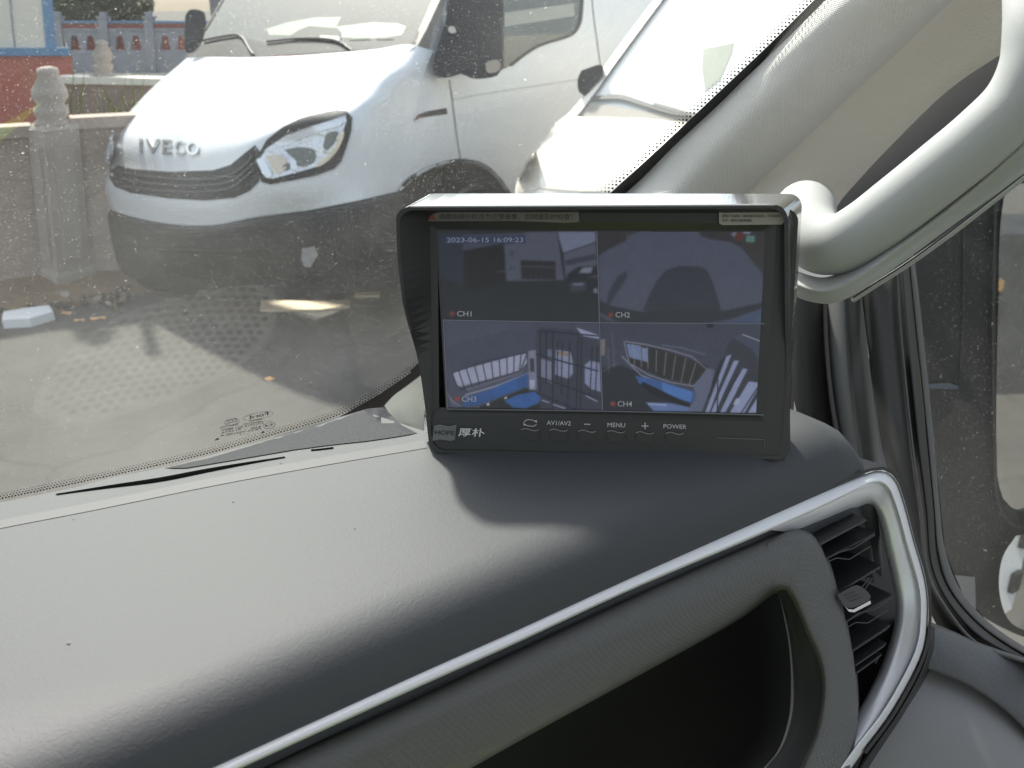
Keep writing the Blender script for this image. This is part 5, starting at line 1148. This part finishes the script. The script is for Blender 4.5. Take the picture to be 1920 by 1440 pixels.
def v1b(mb): v1(mb); rec(mb, 848, 588, 'CH1')
def v2(mb):
    poly(mb, [(1121, 434), (1434, 434), (1434, 606), (1124, 604)], (70, 70, 67), 1)
    poly(mb, [(1122, 480), (1140, 468), (1172, 452), (1182, 440), (1200, 434), (1310, 434), (1314, 442), (1330, 448), (1370, 454), (1392, 465), (1412, 492), (1434, 518), (1434, 606), (1124, 604)], (92, 98, 112), 2)
    poly(mb, [(1386, 448), (1432, 438), (1434, 512), (1418, 496), (1400, 470), (1388, 458)], (76, 74, 66), 3)
    poly(mb, [(1378, 452), (1392, 450), (1400, 436), (1378, 436)], (112, 66, 56), 3); poly(mb, [(1370, 437), (1382, 434), (1376, 446)], (130, 134, 150), 3)
    poly(mb, [(1390, 434), (1408, 434), (1405, 440), (1396, 438)], (130, 138, 160), 3)
    poly(mb, [(1399, 442), (1415, 442), (1415, 454), (1399, 454)], (104, 156, 140), 4); poly(mb, [(1404, 446), (1411, 446), (1411, 450), (1404, 450)], (88, 130, 118), 5)
    poly(mb, [(1206, 580), (1218, 552), (1232, 525), (1250, 506), (1272, 499), (1310, 499), (1326, 506), (1336, 528), (1346, 560), (1352, 580), (1300, 596), (1230, 594)], (68, 72, 76), 4)
    poly(mb, [(1136, 572), (1142, 545), (1158, 518), (1176, 507), (1176, 518), (1160, 545), (1146, 566), (1138, 580)], (68, 74, 82), 4)
    poly(mb, [(1124, 562), (1140, 572), (1200, 584), (1280, 582), (1360, 582), (1434, 566), (1434, 576), (1370, 598), (1330, 605), (1160, 604), (1124, 586)], (62, 68, 68), 5)
    poly(mb, [(1124, 590), (1140, 600), (1160, 604), (1124, 604)], (66, 76, 84), 6); poly(mb, [(1360, 605), (1400, 590), (1434, 574), (1434, 606)], (82, 98, 122), 6)
    lines(mb, [[(1175, 436), (1177, 446)]], 1.4, (120, 118, 110), 5); rec(mb, 1145, 590, 'CH2')
def v3(mb):
    poly(mb, [(832, 601), (1124, 605), (1130, 769), (840, 764)], (82, 86, 96), 1)
    poly(mb, [(833, 650), (990, 610), (1010, 604), (1124, 605), (1124, 625), (1015, 614), (1004, 660), (848, 700)], (78, 82, 92), 2)
    # side window with bars
    poly(mb, [(848, 698), (986, 661), (988, 680), (976, 694), (868, 730), (858, 724)], (146, 152, 168), 3)
    poly(mb, [(858, 726), (976, 695), (980, 690), (982, 697), (975, 703), (872, 735)], (100, 104, 112), 3)
    lines(mb, [[(847, 699), (900, 680), (988, 661)], [(848, 699), (858, 726), (876, 735)], [(862, 730), (920, 712), (978, 694), (988, 680), (989, 661)]], 2, (58, 60, 66), 4)
    for a, b in [((860, 695), (872, 732)), ((874, 690), (886, 727)), ((890, 686), (899, 722)), ((905, 681), (912, 716)), ((921, 678), (925, 713)), ((936, 674), (938, 707)), ((950, 670), (951, 703)), ((964, 667), (963, 698)), ((977, 664), (974, 694))]:
        lines(mb, [[a, b]], 1.8, (60, 62, 68), 5)
    lines(mb, [[(872, 741), (930, 724), (992, 700)]], 4, (128, 132, 146), 4)
    poly(mb, [(872, 745), (920, 730), (990, 700), (991, 724), (905, 757), (870, 763)], (62, 92, 138), 4)
    poly(mb, [(920, 731), (968, 710), (972, 726), (930, 745)], (58, 98, 152), 4.5)
    poly(mb, [(900, 762), (985, 728), (1010, 735), (1014, 768), (900, 765)], (58, 60, 56), 4)
    poly(mb, [(945, 752), (970, 740), (1002, 734), (1014, 744), (1010, 756), (985, 766), (962, 764)], (62, 98, 150), 6)
    poly(mb, [(912, 757), (917, 755), (918, 760), (913, 761)], (190, 188, 175), 7); poly(mb, [(945, 746), (950, 743), (951, 747), (946, 749)], (190, 188, 175), 7)
    poly(mb, [(990, 658), (1006, 656), (1006, 730), (992, 732)], (120, 124, 138), 4); poly(mb, [(993, 672), (1001, 672), (1002, 697), (994, 697)], (70, 72, 76), 5)
    poly(mb, [(1004, 620), (1012, 614), (1080, 618), (1122, 626), (1128, 769), (1014, 769), (1006, 700)], (70, 74, 80), 5)
    poly(mb, [(1014, 672), (1034, 678), (1034, 719), (1014, 708)], (118, 124, 140), 6); poly(mb, [(1026, 655), (1036, 655), (1036, 675), (1026, 672)], (104, 110, 122), 6)
    poly(mb, [(1042, 655), (1070, 660), (1074, 680), (1074, 700), (1066, 710), (1056, 708), (1040, 702)], (128, 136, 156), 6); poly(mb, [(1044, 658), (1066, 662), (1066, 668), (1044, 664)], (140, 118, 92), 7)
    poly(mb, [(1096, 684), (1106, 676), (1124, 680), (1126, 735), (1108, 730), (1096, 718)], (128, 134, 158), 6)
    poly(mb, [(1080, 614), (1122, 628), (1124, 636), (1092, 630)], (140, 148, 170), 6)
    for a, b in [((1013, 620), (1012, 735)), ((1024, 620), (1024, 720)), ((1036, 622), (1036, 768)), ((1046, 636), (1044, 715)), ((1054, 640), (1052, 740)), ((1068, 640), (1064, 768)), ((1084, 630), (1080, 768)), ((1090, 632), (1088, 768)), ((1110, 650), (1106, 740)), ((1120, 650), (1116, 740))]:
        lines(mb, [[a, b]], 1.8, (48, 50, 54), 8)
    for a, b in [((1004, 664), (1122, 696)), ((1006, 705), (1126, 748)), ((1012, 620), (1122, 630)), ((1010, 738), (1080, 768))]: lines(mb, [[a, b]], 2.4, (52, 54, 58), 8)
    lines(mb, [[(1015, 750), (1030, 755)], [(1036, 758), (1060, 766)], [(1098, 742), (1120, 753)]], 2, (150, 158, 172), 9)
    poly(mb, [(992, 712), (1004, 712), (1000, 730), (994, 728)], (150, 156, 172), 7)
    for k in range(5): lines(mb, [[(838 + k * 2, 735 + k * 4), (850 + k * 4, 762)]], 1, (120, 124, 134), 6)
    rec(mb, 857, 748, 'CH3')
def v4(mb):
    poly(mb, [(1126, 605), (1434, 607), (1434, 774), (1131, 769)], (74, 78, 86), 1)
    poly(mb, [(1128, 690), (1165, 685), (1250, 720), (1300, 740), (1290, 770), (1131, 768)], (56, 60, 60), 2)
    poly(mb, [(1172, 642), (1240, 655), (1320, 683), (1328, 690), (1318, 712), (1305, 722), (1240, 708), (1180, 680)], (60, 60, 54), 3)
    poly(mb, [(1174, 644), (1200, 648), (1202, 676), (1180, 670)], (108, 126, 158), 4); poly(mb, [(1203, 651), (1213, 653), (1216, 680), (1204, 676)], (116, 130, 158), 4)
    lines(mb, [[(1170, 640), (1240, 652), (1326, 684), (1324, 700), (1314, 718), (1300, 724), (1235, 710), (1185, 686), (1172, 668), (1170, 640)]], 2.4, (128, 130, 136), 5)
    lines(mb, [[(1166, 668), (1182, 692), (1240, 718), (1300, 738)]], 3, (118, 124, 138), 5)
    for a, b in [((1187, 645), (1190, 684)), ((1201, 648), (1203, 688)), ((1214, 650), (1215, 692)), ((1231, 656), (1230, 698)), ((1249, 660), (1245, 704)), ((1267, 666), (1260, 712)), ((1286, 672), (1277, 716)), ((1305, 680), (1292, 722))]: lines(mb, [[a, b]], 1.6, (134, 134, 132), 6)
    lines(mb, [[(1240, 647), (1262, 648), (1322, 665)]], 3, (98, 102, 114), 4)
    poly(mb, [(1190, 704), (1230, 712), (1300, 734), (1304, 740), (1296, 756), (1240, 738), (1200, 722)], (66, 98, 146), 5); poly(mb, [(1240, 716), (1298, 735), (1295, 754), (1244, 736)], (76, 118, 172), 6)
    poly(mb, [(1206, 716), (1292, 758), (1292, 764), (1230, 744), (1200, 722)], (46, 48, 46), 6)
    poly(mb, [(1210, 754), (1260, 756), (1330, 772), (1226, 771)], (98, 118, 156), 6); poly(mb, [(1214, 756), (1250, 758), (1250, 761), (1216, 759)], (140, 154, 184), 7)
    poly(mb, [(1300, 724), (1326, 690), (1340, 694), (1330, 740), (1316, 772), (1290, 770), (1305, 742)], (100, 106, 122), 6)
    poly(mb, [(1368, 640), (1376, 632), (1410, 650), (1434, 700), (1434, 774), (1316, 773), (1342, 705)], (66, 68, 70), 7)
    for q in [[(1362, 668), (1372, 664), (1350, 720), (1330, 773), (1322, 773)], [(1376, 676), (1386, 676), (1358, 735), (1342, 773), (1333, 773)], [(1390, 690), (1402, 692), (1374, 748), (1360, 773), (1350, 773)], [(1404, 715), (1428, 718), (1396, 774), (1368, 774)], [(1433, 725), (1434, 750), (1420, 774), (1402, 774)]]: poly(mb, q, (132, 142, 168), 8)
    for a, b in [((1352, 676), (1336, 720)), ((1358, 670), (1328, 745)), ((1392, 690), (1356, 752)), ((1346, 690), (1345, 772)), ((1428, 715), (1390, 774))]: lines(mb, [[a, b]], 1.8, (42, 44, 46), 9)
    poly(mb, [(1380, 747), (1388, 746), (1384, 758), (1374, 759)], (150, 158, 178), 9)
    poly(mb, [(1372, 632), (1390, 626), (1434, 642), (1434, 692), (1410, 655)], (76, 82, 94), 8); lines(mb, [[(1392, 627), (1434, 643)]], 2, (160, 162, 160), 9)
    poly(mb, [(1323, 607), (1339, 607), (1336, 614), (1328, 615)], (48, 50, 48), 6)
    poly(mb, [(1126, 636), (1135, 636), (1134, 665), (1127, 668)], (126, 116, 108), 5)
    for a, b in [((1147, 624), (1150, 650)), ((1140, 650), (1142, 700)), ((1150, 650), (1152, 690)), ((1128, 698), (1158, 680))]: lines(mb, [[a, b]], 1.3, (110, 110, 108), 6)
    rec(mb, 1149, 757, 'CH4')
for f in (v1b, v2, v3, v4): view(f)
pal = {}; mats_ = []; gl_ = MB()
lines(gl_, [[(1119, 433), (1124, 605), (1130, 770)], [(831, 600), (1124, 605), (1434, 607)], [(831, 600), (839, 765)]], 1.6, (118, 124, 134), 10); gl_.build('grid_line', list(mats_), scro)
# bright inner edge under the screen
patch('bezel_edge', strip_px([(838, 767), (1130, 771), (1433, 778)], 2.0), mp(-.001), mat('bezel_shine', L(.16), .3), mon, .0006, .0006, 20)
# buttons, lettering
M['print'] = mat('white_print', L(.62), .6)
bt = MB()
for s, a, b, h in [('AV1/AV2', (1025, 796.5), (1070, 798), 8), ('MENU', (1139, 800.5), (1172, 801.5), 8), ('POWER', (1244, 803), (1287, 804.5), 8)]:
    text_px(bt, s, a, b, h, mp(.0004), 0, 0, .0)
f_ = mp(.0004)
for q in [[(1095, 795.3), (1107, 795.6)], [(1203, 798.4), (1216, 798.9)], [(1209.6, 792.5), (1209.4, 804.5)]]: bt.add([f_(*p) for p in strip_px(q, 1.6, 2)], [(0, 1, 2, 3)])
for q in [[(982, 792.5), (986, 788), (994, 787), (1002, 789), (1005, 791.5)], [(1006, 795), (1002, 798.5), (994, 799), (986, 797), (983, 794.5)]]: 
    s_ = strip_px(q, 1.2, 12); nn_ = len(s_) // 2; vv = [f_(*p) for p in s_]; bt.add(vv, [(i, i + 1, 2 * nn_ - 2 - i, 2 * nn_ - 1 - i) for i in range(nn_ - 1)])
for q in [[(1001, 789), (1007, 792.5), (1006.5, 788)], [(987, 796), (981, 793.5), (982, 798)]]: bt.add([f_(*p) for p in q], [(0, 1, 2)])
bt.build('button_lettering', M['print'], mon)
for x, y in [(994, 806), (1047, 807), (1101, 809), (1155, 810), (1209, 812), (1265, 813)]:
    b = patch('button', [(x - 16, y - 1), (x - 8, y - 3), (x, y - 1), (x + 8, y + 1), (x + 16, y), (x + 16, y + 16), (x + 12, y + 19), (x - 12, y + 18), (x - 16, y + 14)], mp(.0006), M['mon'], mon, .0004, .0008, 12)
    s_ = cr([(x - 17, y), (x - 12, y - 2.2), (x - 7, y - 2.6), (x + 1, y), (x + 7, y + 1.4), (x + 12, y + 1.2), (x + 17, y - .6)], 14)
    mb = MB(); mb.tube([mp(.0012)(*p) for p in s_], .00022, 6); mb.build('button_edge', mat('button_shine', L(.3), .3), b)
sl_ = MB(); sl_.tube([mp(.0006)(*p) for p in [(1345, 821), (1433, 824), (1433, 838)]], .0002, 6); sl_.build('card_slot', M['trimgrey'], mon)
# maker's plate
pt = patch('logo_plate', [(814, 800), (822, 797), (832, 798), (843, 800), (856, 796.5), (853, 824), (845, 827), (835, 825), (824, 824), (810, 827)], mp(.0005), mat('logo_grey', L(.16, .165, .16), .4), mon, .0004, .0006, 8)
lm = MB(); text_px(lm, 'HOPE', (815, 814.5), (852, 816), 8, mp(.0012), 0, 0, .01); 
lm.build('plate_lettering', M['black'], pt)
lm = MB(); lm.tube([mp(.0012)(*p) for p in cr([(814, 800), (822, 797), (832, 798), (843, 800), (856, 796.5)], 16)], .0002, 6)
text_px(lm, '厚朴', (859, 818), (908, 819.5), 16, mp(.0012), 0, 0, .012, .1)
lm.build('chrome_lettering', mat('chrome_print', L(.5), .25, metal=.8), mon)
# stickers
M['stick'] = mat('sticker_grey', c(118, 116, 106), .5); M['stick2'] = mat('sticker_clear', c(150, 147, 136), .5)
hs = mp(.0125)
st = patch('warning_sticker', [(783, 397), (1085, 396), (1086, 416), (1060, 418), (1020, 416), (960, 414), (880, 414), (785, 415)], mp(.001), M['stick'], mon, .0004, .0005, 16)
sm = MB(); f2 = mp(.0018); sm.add([f2(*p) for p in [(797, 412), (808, 399), (817, 412)]], [(0, 1, 2)], 1); sm.add([f2(*p) for p in [(806.5, 402), (808.5, 402), (808, 408), (807, 408)]], [(0, 1, 2, 3)], 2)
sm.add([f2(*p) for p in [(806.6, 409.4), (808.4, 409.4), (808.4, 411), (806.6, 411)]], [(0, 1, 2, 3)], 2)
text_px(sm, '画面出现小红点为正常录像，否则请及时检查！', (824, 412), (1073, 412.5), 11.5, mp(.0018), 0, 0, .004)
sm.build('sticker_print', [mat('sticker_ink', L(.05), .6), mat('sticker_red', c(140, 62, 52), .6), M['stick']], st)
st2 = patch('notice_sticker', [(1348, 394), (1462, 391.5), (1468, 392), (1471, 396), (1470, 417), (1466, 421), (1354, 422), (1348, 418)], mp(.001), M['stick2'], mon, .0004, .0005, 12)
sm = MB()
for s, a, b in [('需要清洁时，请将镜头用水淋湿10分钟，再用', (1354, 399.8), (1466, 399)), ('柔软干净湿布一清洁镜头轻擦拭，干擦会损坏', (1354, 408), (1466, 407.5)), ('玻璃，摄像头直接报废。', (1354, 416), (1411, 416))]:
    text_px(sm, s, a, b, 5.4, mp(.0018), 0, 0, .012)
sm.build('sticker_print', mat('notice_ink', L(.07), .6), st2)
# cream tab of the pillar cover beside the monitor foot
patch('pillar_clip', [(1489, 752), (1493, 770), (1500, 782), (1502, 794), (1492, 790), (1488, 770)], lambda x, y: P(x, y, .5), M['vinyl_grain'], cab, 0, .01, 6)
bpy.context.view_layer.update()
